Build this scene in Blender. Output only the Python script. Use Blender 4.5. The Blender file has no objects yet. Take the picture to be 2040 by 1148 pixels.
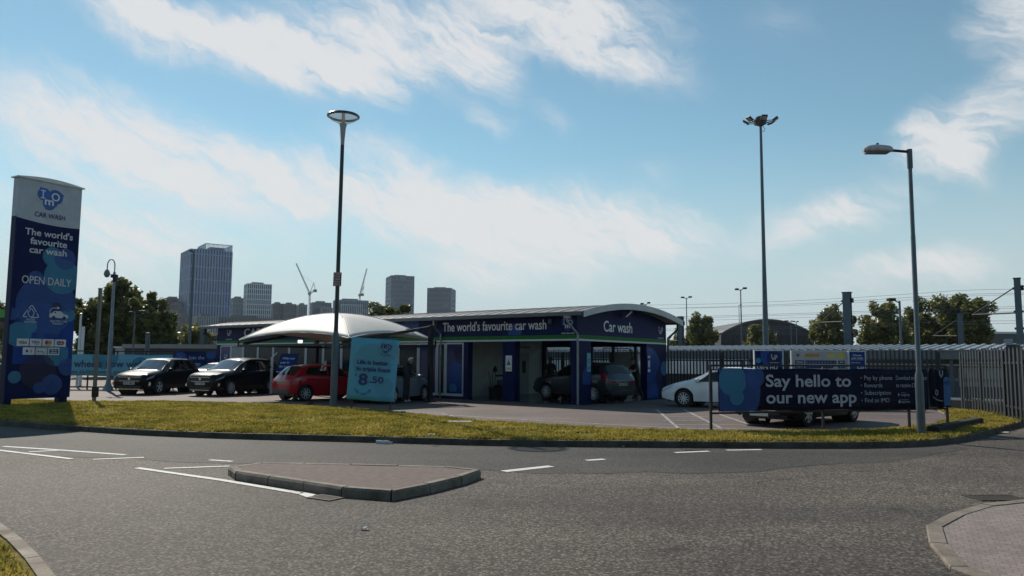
import bpy, bmesh, math, random
import numpy as np
from mathutils import Vector, Matrix
random.seed(11); rng = np.random.default_rng(5)
SC = bpy.context.scene
COL = SC.collection
R = math.radians
V = Vector

# ------------------------------------------------------------------ camera
FPX, CAMZ = 1520.0, 1.75
PITCH, ROLL = R(5.41), R(0.4)
cd = bpy.data.cameras.new('camera'); cam = bpy.data.objects.new('camera', cd); COL.objects.link(cam)
Fw = V((0, math.cos(PITCH), math.sin(PITCH))); R0 = V((1, 0, 0)); U0 = V((0, -math.sin(PITCH), math.cos(PITCH)))
Rt = R0*math.cos(ROLL) + U0*math.sin(ROLL); Up = U0*math.cos(ROLL) - R0*math.sin(ROLL)
cam.matrix_world = Matrix(((Rt.x, Up.x, -Fw.x, 0), (Rt.y, Up.y, -Fw.y, 0), (Rt.z, Up.z, -Fw.z, CAMZ), (0, 0, 0, 1)))
cd.sensor_width = 36; cd.lens = 36*FPX/2040; cd.clip_end = 6000; cd.clip_start = 0.1
SC.camera = cam

def ray(px, py): return Fw + Rt*((px-1020)/FPX) + Up*((574-py)/FPX)
def G(px, py, z=0.0):
    d = ray(px, py); t = (z-CAMZ)/d.z
    return V((d.x*t, d.y*t, z))
def D(px, py, Y):
    d = ray(px, py); t = Y/d.y
    return V((d.x*t, Y, CAMZ+d.z*t))

# ------------------------------------------------------------------ light and sky
SUN_EL, SUN_AZ = R(39), R(-31)          # azimuth from +Y towards +X
sd = bpy.data.lights.new('sun', 'SUN'); sd.energy = 4.6; sd.angle = R(0.53); sd.color = (1, .92, .80)
sun = bpy.data.objects.new('sun', sd); COL.objects.link(sun)
sdir = V((math.sin(SUN_AZ)*math.cos(SUN_EL), math.cos(SUN_AZ)*math.cos(SUN_EL), math.sin(SUN_EL)))
sun.rotation_euler = sdir.to_track_quat('Z', 'Y').to_euler(); sun.location = (-30, 40, 60)

def new(nt, typ, **kw):
    n = nt.nodes.new(typ)
    for k, v in kw.items():
        if k.startswith('i_'):
            key = k[2:]; n.inputs[int(key) if key.isdigit() else key].default_value = v
        else: setattr(n, k, v)
    return n
def math_(nt, op, a, b=None, clamp=False):
    n = nt.nodes.new('ShaderNodeMath'); n.operation = op; n.use_clamp = clamp
    for i, x in enumerate((a, b)):
        if x is None: continue
        if hasattr(x, 'is_linked'): nt.links.new(x, n.inputs[i])
        else: n.inputs[i].default_value = x
    return n.outputs[0]

W = bpy.data.worlds.new('World'); SC.world = W; W.use_nodes = True
nt = W.node_tree; nt.nodes.clear(); L = nt.links.new
out = new(nt, 'ShaderNodeOutputWorld'); bg = new(nt, 'ShaderNodeBackground'); bg.inputs[1].default_value = 0.105
L(bg.outputs[0], out.inputs[0])
sky = new(nt, 'ShaderNodeTexSky', sky_type='NISHITA', sun_disc=False, sun_elevation=SUN_EL, sun_rotation=SUN_AZ,
          air_density=1.0, dust_density=0.05, ozone_density=2.0, altitude=20)
tint = new(nt, 'ShaderNodeMix', data_type='RGBA', blend_type='MULTIPLY'); tint.inputs[0].default_value = 1.0
tint.inputs[7].default_value = (.95, 1.12, .95, 1)
L(sky.outputs[0], tint.inputs[6])
tc = new(nt, 'ShaderNodeTexCoord'); sep = new(nt, 'ShaderNodeSeparateXYZ'); L(tc.outputs['Generated'], sep.inputs[0])
az = math_(nt, 'MULTIPLY', math_(nt, 'ARCTAN2', sep.outputs[0], sep.outputs[1]), 57.2958)
el = math_(nt, 'MULTIPLY', math_(nt, 'ARCSINE', sep.outputs[2]), 57.2958)
cmb = new(nt, 'ShaderNodeCombineXYZ'); L(az, cmb.inputs[0]); L(el, cmb.inputs[1])
def noise_w(scale, detail, rot=0, sx=1, sy=1, seed=0, rough=.55, src=None):
    mp = new(nt, 'ShaderNodeMapping', vector_type='TEXTURE'); mp.inputs['Rotation'].default_value = (0, 0, rot); mp.inputs['Scale'].default_value = (1/sx, 1/sy, 1)
    mp.inputs['Location'].default_value = (seed*7.3, seed*3.1, seed)
    L((src or cmb).outputs[0], mp.inputs[0])
    n = new(nt, 'ShaderNodeTexNoise', i_Scale=scale, i_Detail=detail, i_Roughness=rough); L(mp.outputs[0], n.inputs['Vector'])
    return n
def warp(src, scale, amt, seed):
    n = noise_w(scale, 4, seed=seed, src=src)
    s = new(nt, 'ShaderNodeVectorMath', operation='SUBTRACT'); L(n.outputs['Color'], s.inputs[0]); s.inputs[1].default_value = (.5, .5, .5)
    m = new(nt, 'ShaderNodeVectorMath', operation='MULTIPLY'); L(s.outputs[0], m.inputs[0]); m.inputs[1].default_value = (amt, amt*.8, 0)
    a = new(nt, 'ShaderNodeVectorMath', operation='ADD'); L(src.outputs[0], a.inputs[0]); L(m.outputs[0], a.inputs[1])
    return a
wp = warp(warp(cmb, .10, 5.0, 1), .5, 2.2, 2)
def ang(px, py):
    d = ray(px, py).normalized()
    return math.degrees(math.atan2(d.x, d.y)), math.degrees(math.asin(d.z))
STROKES = [(150, -25, 420, 70, 50, .9), (230, 10, 800, 180, 62, .95), (480, 50, 960, 90, 95, .9), (880, 20, 1010, 200, 70, .6), (930, -30, 1340, 150, 62, 1.0),
           (1080, 20, 1360, 60, 75, .55), (-90, 180, 430, 290, 80, .95), (280, 310, 790, 430, 72, .95), (660, 290, 900, 420, 70, .85),
           (740, 410, 1290, 505, 75, 1.05), (980, 400, 1490, 480, 60, .8), (-40, 360, 420, 440, 85, .5), (120, 450, 640, 500, 45, .38),
           (1520, 475, 1810, 390, 48, .9), (1790, 300, 2090, 200, 60, .95), (1820, 270, 1980, 350, 35, .7), (1990, -20, 2080, 140, 70, .9),
           (1760, 525, 1990, 500, 36, .75), (1580, 570, 1830, 545, 40, .5), (860, 530, 1130, 565, 48, .6), (900, 220, 1010, 270, 28, .4),
           (1060, 215, 1140, 265, 26, .4), (-60, 560, 330, 520, 70, .6), (1480, 40, 1650, 30, 60, .25), (1250, 340, 1380, 360, 30, .3)]
acc = None
for (x0, y0, x1, y1, hw, amp) in STROKES:
    a0, e0 = ang(x0, y0); a1, e1 = ang(x1, y1)
    mp = new(nt, 'ShaderNodeMapping', vector_type='TEXTURE')
    mp.inputs['Location'].default_value = ((a0+a1)/2, (e0+e1)/2, 0)
    mp.inputs['Rotation'].default_value = (0, 0, math.atan2(e1-e0, a1-a0))
    mp.inputs['Scale'].default_value = (math.hypot(a1-a0, e1-e0)*.68+hw*.0377*1.0, hw*.0377*1.6, 1)
    L(wp.outputs[0], mp.inputs[0])
    ln = new(nt, 'ShaderNodeVectorMath', operation='LENGTH'); L(mp.outputs[0], ln.inputs[0])
    mr = new(nt, 'ShaderNodeMapRange', interpolation_type='SMOOTHSTEP'); mr.inputs['From Min'].default_value = 0; mr.inputs['From Max'].default_value = 1
    mr.inputs['To Min'].default_value = amp; mr.inputs['To Max'].default_value = 0; L(ln.outputs['Value'], mr.inputs['Value'])
    acc = mr.outputs[0] if acc is None else math_(nt, 'ADD', acc, mr.outputs[0])
# scattered cirrus outside the framed part so that other views and reflections have clouds too
back = noise_w(.09, 5, rot=.3, sx=.6, sy=1.4, seed=4)
bk = new(nt, 'ShaderNodeMapRange', interpolation_type='SMOOTHSTEP'); bk.inputs['From Min'].default_value = .48; bk.inputs['From Max'].default_value = .75
bk.inputs['To Max'].default_value = .35; L(back.outputs[0], bk.inputs[0])
far = new(nt, 'ShaderNodeMapRange', interpolation_type='SMOOTHSTEP'); far.inputs['From Min'].default_value = 36; far.inputs['From Max'].default_value = 50
L(math_(nt, 'MAXIMUM', math_(nt, 'ABSOLUTE', az), math_(nt, 'ADD', el, 8)), far.inputs[0])
acc = math_(nt, 'ADD', acc, math_(nt, 'MULTIPLY', bk.outputs[0], far.outputs[0]))
fib = noise_w(.36, 8, rot=-.42, sx=.42, sy=1.6, seed=9, rough=.62, src=wp)
fin = noise_w(1.1, 8, rot=-.55, sx=.30, sy=1.35, seed=3, rough=.6, src=wp)
det = math_(nt, 'ADD', math_(nt, 'MULTIPLY', fib.outputs[0], 2.3), math_(nt, 'MULTIPLY', fin.outputs[0], 1.0))
den = math_(nt, 'MULTIPLY', acc, math_(nt, 'SUBTRACT', det, .82))
cf = new(nt, 'ShaderNodeMapRange', interpolation_type='SMOOTHSTEP'); cf.inputs['From Min'].default_value = .03; cf.inputs['From Max'].default_value = .98
cf.inputs['To Max'].default_value = .93; L(den, cf.inputs[0])
# pale air low over the horizon
hf = new(nt, 'ShaderNodeMapRange', interpolation_type='SMOOTHSTEP'); hf.inputs['From Min'].default_value = 17; hf.inputs['From Max'].default_value = 1
hf.inputs['To Max'].default_value = .95; L(el, hf.inputs['Value'])
hz = new(nt, 'ShaderNodeMix', data_type='RGBA'); L(hf.outputs[0], hz.inputs[0]); L(tint.outputs[2], hz.inputs[6]); hz.inputs[7].default_value = (4.9, 5.75, 6.2, 1)
cmix = new(nt, 'ShaderNodeMix', data_type='RGBA'); L(cf.outputs[0], cmix.inputs[0]); L(hz.outputs[2], cmix.inputs[6])
cmix.inputs[7].default_value = (7.3, 7.35, 7.45, 1)
L(cmix.outputs[2], bg.inputs[0])

SC.render.engine = 'CYCLES'
SC.view_settings.view_transform = 'Standard'; SC.view_settings.look = 'None'
SC.view_settings.exposure = 0.0; SC.view_settings.gamma = 1.0
SC.cycles.max_bounces = 8; SC.cycles.transparent_max_bounces = 24; SC.cycles.use_denoising = True
SC.cycles.volume_bounces = 0

# ------------------------------------------------------------------ materials
MATS = {}
def base_mat(name):
    m = bpy.data.materials.new(name); m.use_nodes = True
    nt = m.node_tree; nt.nodes.clear()
    o = nt.nodes.new('ShaderNodeOutputMaterial'); p = nt.nodes.new('ShaderNodeBsdfPrincipled')
    nt.links.new(p.outputs[0], o.inputs[0])
    return m, nt, p, o
def ramp(nt, fac, stops):
    r = nt.nodes.new('ShaderNodeValToRGB'); e = r.color_ramp.elements
    while len(e) > 1: e.remove(e[-1])
    for i, (pos, c) in enumerate(stops):
        el_ = e[0] if i == 0 else e.new(pos)
        el_.position = pos; el_.color = (*c, 1)
    nt.links.new(fac, r.inputs[0]); return r.outputs[0]
def coords(nt, scale=(1, 1, 1), rot=(0, 0, 0), kind='Object'):
    t = nt.nodes.new('ShaderNodeTexCoord'); mp = nt.nodes.new('ShaderNodeMapping')
    mp.inputs['Scale'].default_value = scale; mp.inputs['Rotation'].default_value = rot
    nt.links.new(t.outputs[kind], mp.inputs[0]); return mp.outputs[0]
def nz(nt, vec, scale, detail=4, rough=.55):
    n = nt.nodes.new('ShaderNodeTexNoise'); n.inputs['Scale'].default_value = scale; n.inputs['Detail'].default_value = detail
    n.inputs['Roughness'].default_value = rough; nt.links.new(vec, n.inputs['Vector']); return n.outputs[0]
def mixc(nt, fac, a, b, blend='MIX'):
    n = nt.nodes.new('ShaderNodeMix'); n.data_type = 'RGBA'; n.blend_type = blend
    for i, x in ((0, fac), (6, a), (7, b)):
        if hasattr(x, 'is_linked'): nt.links.new(x, n.inputs[i])
        elif i == 0: n.inputs[0].default_value = x
        else: n.inputs[i].default_value = (*x, 1)
    return n.outputs[2]
def bump(nt, p, h, strength, dist):
    b = nt.nodes.new('ShaderNodeBump'); b.inputs['Strength'].default_value = strength; b.inputs['Distance'].default_value = dist
    nt.links.new(h, b.inputs['Height']); nt.links.new(b.outputs[0], p.inputs['Normal'])
def M(name, col, rough=.6, metal=0., var=.12, scale=3., bmp=0., spec=.5, coat=0., trans=0.):
    if name in MATS: return MATS[name]
    m, nt, p, o = base_mat(name)
    v = coords(nt); n = nz(nt, v, scale, 5)
    lo = tuple(c*(1-var) for c in col); hi = tuple(min(1, c*(1+var)) for c in col)
    nt.links.new(ramp(nt, n, [(.3, lo), (.7, hi)]), p.inputs['Base Color'])
    p.inputs['Roughness'].default_value = rough; p.inputs['Metallic'].default_value = metal
    p.inputs['Specular IOR Level'].default_value = spec
    if coat: p.inputs['Coat Weight'].default_value = coat; p.inputs['Coat Roughness'].default_value = .04
    if bmp: bump(nt, p, nz(nt, v, scale*12, 3), bmp, .01)
    MATS[name] = m; return m
def alpha_mat(name, col, a, rough=.4):
    if name in MATS: return MATS[name]
    m, nt, p, o = base_mat(name)
    v = coords(nt); n = nz(nt, v, 2.0, 2)
    nt.links.new(ramp(nt, n, [(.3, tuple(c*.9 for c in col)), (.7, tuple(c*1.1 for c in col))]), p.inputs['Base Color'])
    p.inputs['Roughness'].default_value = rough
    t = nt.nodes.new('ShaderNodeBsdfTransparent'); x = nt.nodes.new('ShaderNodeMixShader'); x.inputs[0].default_value = a
    nt.links.new(t.outputs[0], x.inputs[1]); nt.links.new(p.outputs[0], x.inputs[2]); nt.links.new(x.outputs[0], o.inputs[0])
    MATS[name] = m; return m

def asphalt(name='asphalt', gs=29, tone=(1.34, 1.235, 1.14), bs=.55):
    m, nt, p, o = base_mat(name); v = coords(nt)
    g1 = nz(nt, v, gs, 3, .6); g2 = nz(nt, v, 62, 2, .6); big = nz(nt, v, .22, 5, .6)
    vs = coords(nt, (.08, .5, 1), (0, 0, R(14))); streak = nz(nt, vs, 1.0, 4)
    c = ramp(nt, g1, [(.36, (.006, .0055, .0055)), (.455, (.05, .047, .045)), (.54, (.092, .087, .083)), (.64, (.26, .245, .235))])
    vo = nt.nodes.new('ShaderNodeTexVoronoi'); vo.inputs['Scale'].default_value = gs*1.15; nt.links.new(v, vo.inputs['Vector'])
    sx = nt.nodes.new('ShaderNodeSeparateColor'); nt.links.new(vo.outputs['Color'], sx.inputs[0])
    chip = ramp(nt, sx.outputs[0], [(0, (.018, .017, .016)), (.4, (.065, .061, .058)), (.75, (.13, .122, .114)), (1, (.21, .197, .185))])
    chip = mixc(nt, 1.0, chip, ramp(nt, vo.outputs['Distance'], [(.2, (1.25, 1.25, 1.25)), (.5, (.7, .7, .7)), (.68, (.04, .04, .04))]), 'MULTIPLY'); c = mixc(nt, .78, c, chip)
    c = mixc(nt, .22, c, ramp(nt, g2, [(.4, (.02, .02, .02)), (.62, (.24, .23, .22))]))
    c = mixc(nt, .9, c, ramp(nt, big, [(.33, (.70, .68, .67)), (.5, (.97, .95, .93)), (.67, (1.22, 1.18, 1.13))]), 'MULTIPLY')
    c = mixc(nt, 1.0, c, tone, 'MULTIPLY'); stn = nz(nt, v, .9, 6, .7); c = mixc(nt, .85, c, ramp(nt, stn, [(.30, (.45, .44, .43)), (.38, (1, 1, 1)), (.66, (1, 1, 1)), (.74, (1.25, 1.2, 1.12))]), 'MULTIPLY')
    c = mixc(nt, .55, c, ramp(nt, streak, [(.36, (.58, .57, .57)), (.5, (.92, .9, .88)), (.64, (1.35, 1.3, 1.25))]), 'MULTIPLY')
    nt.links.new(c, p.inputs['Base Color'])
    nt.links.new(math_(nt, 'ADD', math_(nt, 'MULTIPLY', streak, .2), .68), p.inputs['Roughness'])
    p.inputs['Specular IOR Level'].default_value = .18
    bump(nt, p, vo.outputs['Distance'], -bs, .012); return m
def tarmac():
    m, nt, p, o = base_mat('forecourt_tarmac'); v = coords(nt)
    g1 = nz(nt, v, 28, 4, .7); big = nz(nt, v, .35, 6, .62); st = nz(nt, coords(nt, (.15, 1.2, 1), (0, 0, R(38))), 1.2, 4)
    c = ramp(nt, g1, [(.32, (.06, .043, .039)), (.5, (.125, .091, .082)), (.7, (.21, .16, .145))])
    c = mixc(nt, .9, c, ramp(nt, big, [(.32, (.62, .62, .64)), (.5, (.95, .94, .93)), (.7, (1.2, 1.16, 1.12))]), 'MULTIPLY')
    c = mixc(nt, .5, c, ramp(nt, st, [(.42, (.68, .68, .7)), (.6, (1.1, 1.1, 1.08))]), 'MULTIPLY')
    nt.links.new(c, p.inputs['Base Color']); p.inputs['Roughness'].default_value = .8
    bump(nt, p, g1, .4, .01); return m
def soil_grass():
    m, nt, p, o = base_mat('grass_ground'); v = coords(nt)
    a = nz(nt, v, 1.1, 6, .65); b = nz(nt, v, 16, 4, .7); d = nz(nt, coords(nt, (.4, 1.6, 1)), 3.5, 4)
    c = ramp(nt, a, [(.28, (.15, .10, .058)), (.36, (.10, .085, .018)), (.48, (.20, .16, .034)), (.62, (.30, .225, .055)), (.75, (.36, .26, .10))])
    c = mixc(nt, .75, c, ramp(nt, b, [(.3, (.45, .45, .4)), (.65, (1.3, 1.28, 1.2))]), 'MULTIPLY')
    c = mixc(nt, .5, c, ramp(nt, d, [(.35, (.7, .75, .6)), (.65, (1.2, 1.15, 1.0))]), 'MULTIPLY')
    nt.links.new(c, p.inputs['Base Color']); p.inputs['Roughness'].default_value = .95; p.inputs['Specular IOR Level'].default_value = .15
    bump(nt, p, b, .9, .06); return m
def blade():
    m, nt, p, o = base_mat('grass_blade'); v = coords(nt); a = nz(nt, v, 1.1, 6, .65); b = nz(nt, v, 23, 2)
    c = ramp(nt, a, [(.3, (.16, .15, .032)), (.46, (.33, .285, .062)), (.6, (.46, .375, .10)), (.74, (.58, .45, .19))])
    c = mixc(nt, .8, c, ramp(nt, b, [(.3, (.35, .36, .3)), (.7, (1.5, 1.42, 1.15))]), 'MULTIPLY')
    nt.links.new(c, p.inputs['Base Color']); p.inputs['Roughness'].default_value = .7; p.inputs['Specular IOR Level'].default_value = .2
    t = nt.nodes.new('ShaderNodeBsdfTranslucent'); nt.links.new(c, t.inputs[0]); x = nt.nodes.new('ShaderNodeMixShader'); x.inputs[0].default_value = .35
    nt.links.new(p.outputs[0], x.inputs[1]); nt.links.new(t.outputs[0], x.inputs[2]); nt.links.new(x.outputs[0], o.inputs[0]); return m
def leaf(name, dark, mid, light):
    m, nt, p, o = base_mat(name); v = coords(nt); a = nz(nt, v, 1.3, 3, .6); b = nz(nt, v, 9, 2)
    c = ramp(nt, a, [(.32, dark), (.5, mid), (.68, light)])
    c = mixc(nt, .7, c, ramp(nt, b, [(.3, (.55, .55, .55)), (.7, (1.4, 1.4, 1.3))]), 'MULTIPLY')
    nt.links.new(c, p.inputs['Base Color']); p.inputs['Roughness'].default_value = .38; p.inputs['Specular IOR Level'].default_value = .6
    t = nt.nodes.new('ShaderNodeBsdfTranslucent'); nt.links.new(c, t.inputs[0]); x = nt.nodes.new('ShaderNodeMixShader'); x.inputs[0].default_value = .45
    nt.links.new(p.outputs[0], x.inputs[1]); nt.links.new(t.outputs[0], x.inputs[2]); nt.links.new(x.outputs[0], o.inputs[0]); return m
def paving():
    m, nt, p, o = base_mat('block_paving'); v = coords(nt, (1, 1, 1), (0, 0, R(28)))
    b = nt.nodes.new('ShaderNodeTexBrick'); nt.links.new(v, b.inputs['Vector']); b.inputs['Scale'].default_value = 5.0
    b.inputs['Mortar Size'].default_value = .022; b.inputs['Mortar Smooth'].default_value = .4; b.inputs['Brick Width'].default_value = .52; b.inputs['Row Height'].default_value = .5
    b.inputs['Color1'].default_value = (.20, .162, .148, 1); b.inputs['Color2'].default_value = (.26, .21, .19, 1); b.inputs['Mortar'].default_value = (.11, .10, .095, 1)
    n = nz(nt, coords(nt), 30, 4, .7); big = nz(nt, coords(nt), .9, 4)
    c = mixc(nt, .6, b.outputs[0], ramp(nt, n, [(.3, (.6, .6, .6)), (.7, (1.3, 1.28, 1.25))]), 'MULTIPLY')
    c = mixc(nt, .6, c, ramp(nt, big, [(.35, (.75, .75, .76)), (.65, (1.12, 1.1, 1.08))]), 'MULTIPLY')
    nt.links.new(c, p.inputs['Base Color']); p.inputs['Roughness'].default_value = .85
    bump(nt, p, b.outputs['Fac'], -.25, .01); return m
def kerbstone(name='kerb_concrete', q=1.25):
    m, nt, p, o = base_mat(name); v = coords(nt); a = nz(nt, v, 2.2, 5, .65); b = nz(nt, v, 45, 3, .7)
    c = ramp(nt, a, [(.3, (.11*q, .085*q, .066*q)), (.5, (.21*q, .175*q, .14*q)), (.7, (.30*q, .26*q, .215*q))])
    c = mixc(nt, .6, c, ramp(nt, b, [(.3, (.6, .6, .6)), (.7, (1.3, 1.3, 1.3))]), 'MULTIPLY')
    nt.links.new(c, p.inputs['Base Color']); p.inputs['Roughness'].default_value = .9; bump(nt, p, b, .5, .008); return m
def worn_paint():
    m, nt, p, o = base_mat('worn_road_paint'); v = coords(nt); a = nz(nt, v, 26, 4, .75); g = nz(nt, v, 3, 3)
    f = ramp(nt, math_(nt, 'ADD', math_(nt, 'MULTIPLY', a, .75), math_(nt, 'MULTIPLY', g, .25)), [(.36, (.09, .088, .086)), (.42, (.52, .51, .49)), (.6, (.72, .71, .69))])
    nt.links.new(f, p.inputs['Base Color']); p.inputs['Roughness'].default_value = .75; bump(nt, p, a, .3, .006); return m
def faint_paint():
    m, nt, p, o = base_mat('faded_bay_paint'); v = coords(nt); a = nz(nt, v, 9, 5, .75)
    f = ramp(nt, a, [(.36, (.15, .13, .12)), (.48, (.33, .31, .29)), (.7, (.46, .44, .42))])
    nt.links.new(f, p.inputs['Base Color']); p.inputs['Roughness'].default_value = .8; return m
def clear_glass(name, tintc, refl):
    m, nt, p, o = base_mat(name); t = nt.nodes.new('ShaderNodeBsdfTransparent')
    v = coords(nt); n = nz(nt, v, 1.5, 4)
    nt.links.new(ramp(nt, n, [(.3, tuple(c*.92 for c in tintc)), (.7, tintc)]), t.inputs[0])
    g = nt.nodes.new('ShaderNodeBsdfGlossy'); g.inputs['Roughness'].default_value = .03
    x = nt.nodes.new('ShaderNodeMixShader'); x.inputs[0].default_value = refl
    nt.links.new(t.outputs[0], x.inputs[1]); nt.links.new(g.outputs[0], x.inputs[2]); nt.links.new(x.outputs[0], o.inputs[0]); return m
def car_paint(name, col, metal=.3, coat=.7):
    m, nt, p, o = base_mat(name); v = coords(nt); n = nz(nt, v, 2.5, 4); d = nz(nt, v, 260, 1)
    c = ramp(nt, n, [(.3, tuple(x*.93 for x in col)), (.7, tuple(min(1, x*1.06) for x in col))])
    nt.links.new(c, p.inputs['Base Color']); p.inputs['Metallic'].default_value = metal
    nt.links.new(math_(nt, 'ADD', math_(nt, 'MULTIPLY', n, .12), .26), p.inputs['Roughness'])
    p.inputs['Coat Weight'].default_value = coat; p.inputs['Specular IOR Level'].default_value = .12; p.inputs['Coat Roughness'].default_value = .04; return m
ASPHALT2 = asphalt('asphalt_far_lane', 46, (.90, .90, .90), .35)
ASPHALT, TARMAC, SOIL, BLADE, PAVING, KERB, PAINT, FAINT = asphalt(), tarmac(), soil_grass(), blade(), paving(), kerbstone(), worn_paint(), faint_paint()
NAVY = M('navy_panel', (.005, .012, .075), .5, var=.1, scale=.6, spec=.12)
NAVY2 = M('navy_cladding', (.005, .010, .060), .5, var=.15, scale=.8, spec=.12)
ROYAL = M('royal_blue_print', (.008, .04, .22), .5, var=.15, scale=.8, spec=.2)
TEAL = M('teal_vinyl', (.085, .36, .53), .5, var=.1, scale=.8, bmp=.05)
TEAL2 = M('pale_teal_vinyl', (.12, .37, .48), .5, var=.08, scale=.8)
WHITE = M('white_print', (.74, .74, .76), .5, var=.04)
OFFW = M('white_painted_metal', (.62, .63, .64), .45, var=.06)
GREENB = M('green_band', (.008, .15, .022), .5, var=.1, spec=.2)
INK = M('ink_blue_print', (.010, .025, .13), .5, var=.1)
GALV = M('galvanised_steel', (.24, .26, .28), .45, .6, var=.18, scale=5, bmp=.05)
GREYP = M('grey_painted_steel', (.075, .105, .13), .5, .1, var=.15, scale=4, bmp=.05)
DARKM = M('dark_painted_metal', (.012, .013, .017), .55, .1, var=.25, scale=4, bmp=.05)
BLACKP = M('black_plastic', (.014, .014, .016), .55, var=.2, scale=5)
RUBBER = M('tyre_rubber', (.018, .018, .019), .85, var=.2, scale=12, bmp=.2)
ALLOY = M('alloy_rim', (.62, .63, .65), .3, .25, var=.08)
CHROME = M('chrome_trim', (.72, .73, .75), .12, 1., var=.05)
DGLASS = M('dark_car_glass', (.006, .007, .008), .05, 0, var=.1, spec=.5)
LENS = M('headlamp_lens', (.22, .24, .27), .08, .4, var=.1, spec=.8)
TAIL = M('tail_lamp_red', (.30, .008, .012), .12, 0, var=.1, spec=.8)
PLATEW = M('number_plate_white', (.62, .62, .60), .5, var=.05)
WIND = M('windscreen_glass', (.035, .04, .045), .05, 0, var=.15, spec=1., coat=1.)
PLATEY = M('number_plate_yellow', (.46, .42, .24), .5, var=.05)
ROOFM = M('grey_metal_roof', (.13, .138, .15), .6, .15, var=.1, scale=1.2, bmp=.03)
CREAM = M('cream_interior_wall', (.52, .57, .55), .7, var=.08)
SHOPG = M('shop_window_glass', (.007, .020, .028), .12, 0, var=.35, scale=.9, spec=.18)
BLUEG = M('blue_window_film', (.005, .016, .10), .2, 0, var=.25, scale=.7, spec=.3)
CLEARG = clear_glass('clear_rear_glazing', (.82, .88, .90), .06)
FABRIC = M('white_pvc_canopy', (.54, .52, .49), .6, var=.09, scale=.8, bmp=.04)
GOLD = M('orange_print', (.50, .22, .06), .6); YELL = M('yellow_print', (.62, .48, .05), .6)
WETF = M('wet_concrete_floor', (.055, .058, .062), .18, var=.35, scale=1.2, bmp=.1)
B_LT = alpha_mat('bubble_cyan', (.03, .25, .44), .62); B_MD = alpha_mat('bubble_blue', (.012, .085, .36), .58); B_DK = alpha_mat('bubble_navy', (.004, .008, .06), .6)
TIMBER = M('weathered_shaded_concrete', (.022, .020, .018), .9, var=.3, scale=6, bmp=.4)  # dark stone, blackened further to carry the shade on the beam's face

# ------------------------------------------------------------------ mesh helpers
class MB:
    def __init__(s): s.v = []; s.f = []; s.m = []
    def add(s, vs, fs, mi=0):
        n = len(s.v); s.v += [tuple(v) for v in vs]; s.f += [tuple(i+n for i in f) for f in fs]; s.m += [mi]*len(fs); return s
    def box(s, x0, x1, y0, y1, z0, z1, mi=0):
        vs = [(x0, y0, z0), (x1, y0, z0), (x1, y1, z0), (x0, y1, z0), (x0, y0, z1), (x1, y0, z1), (x1, y1, z1), (x0, y1, z1)]
        return s.add(vs, [(0, 3, 2, 1), (4, 5, 6, 7), (0, 1, 5, 4), (1, 2, 6, 5), (2, 3, 7, 6), (3, 0, 4, 7)], mi)
    def beam(s, p0, p1, w, h, mi=0):
        p0, p1 = V(p0), V(p1); d = (p1-p0).normalized(); up = V((0, 0, 1)) if abs(d.z) < .95 else V((0, 1, 0))
        a = d.cross(up).normalized()*w/2; b = a.cross(d).normalized()*h/2
        vs = [p+q for p in (p0, p1) for q in (-a-b, a-b, a+b, -a+b)]
        return s.add(vs, [(0, 3, 2, 1), (4, 5, 6, 7), (0, 1, 5, 4), (1, 2, 6, 5), (2, 3, 7, 6), (3, 0, 4, 7)], mi)
    def bar(s, p0, p1, r0, r1=None, n=10, mi=0):
        p0, p1 = V(p0), V(p1); r1 = r0 if r1 is None else r1; d = (p1-p0).normalized()
        a = d.orthogonal().normalized(); b = d.cross(a); vs = []
        for p, r in ((p0, r0), (p1, r1)):
            for i in range(n): t = 2*math.pi*i/n; vs.append(p+a*(r*math.cos(t))+b*(r*math.sin(t)))
        fs = [(i, (i+1) % n, n+(i+1) % n, n+i) for i in range(n)] + [tuple(range(n-1, -1, -1)), tuple(range(n, 2*n))]
        return s.add(vs, fs, mi)
    def tube(s, pts, r, n=8, mi=0):
        for a, b in zip(pts, pts[1:]): s.bar(a, b, r, r, n, mi)
        return s
    def lathe(s, prof, n=24, c=(0, 0, 0), ax='z', mi=0):
        vs = []; c = V(c)
        for r, h in prof:
            for i in range(n):
                t = 2*math.pi*i/n; x, y = r*math.cos(t), r*math.sin(t)
                vs.append(c+(V((x, y, h)) if ax == 'z' else V((x, h, y)) if ax == 'y' else V((h, x, y))))
        fs = [(k*n+i, k*n+(i+1) % n, (k+1)*n+(i+1) % n, (k+1)*n+i) for k in range(len(prof)-1) for i in range(n)]
        return s.add(vs, fs, mi)
    def prism(s, pts, off, mi=0):
        n = len(pts); off = V(off); vs = [V(p) for p in pts]+[V(p)+off for p in pts]
        fs = [tuple(range(n-1, -1, -1)), tuple(range(n, 2*n))]+[(i, (i+1) % n, n+(i+1) % n, n+i) for i in range(n)]
        return s.add(vs, fs, mi)
    def build(s, name, mats, parent=None, smooth=0, bevel=0):
        me = bpy.data.meshes.new(name); me.from_pydata(s.v, [], s.f); me.validate()
        for m in (mats if isinstance(mats, (list, tuple)) else [mats]): me.materials.append(m)
        if len(s.m) == len(me.polygons): me.polygons.foreach_set('material_index', s.m)
        bm = bmesh.new(); bm.from_mesh(me)
        if smooth: bmesh.ops.remove_doubles(bm, verts=bm.verts, dist=.0003)
        bmesh.ops.recalc_face_normals(bm, faces=bm.faces); bm.to_mesh(me); bm.free()
        if smooth:
            me.polygons.foreach_set('use_smooth', [True]*len(me.polygons)); me.set_sharp_from_angle(angle=R(smooth))
        return link(name, me, parent, bevel)
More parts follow.
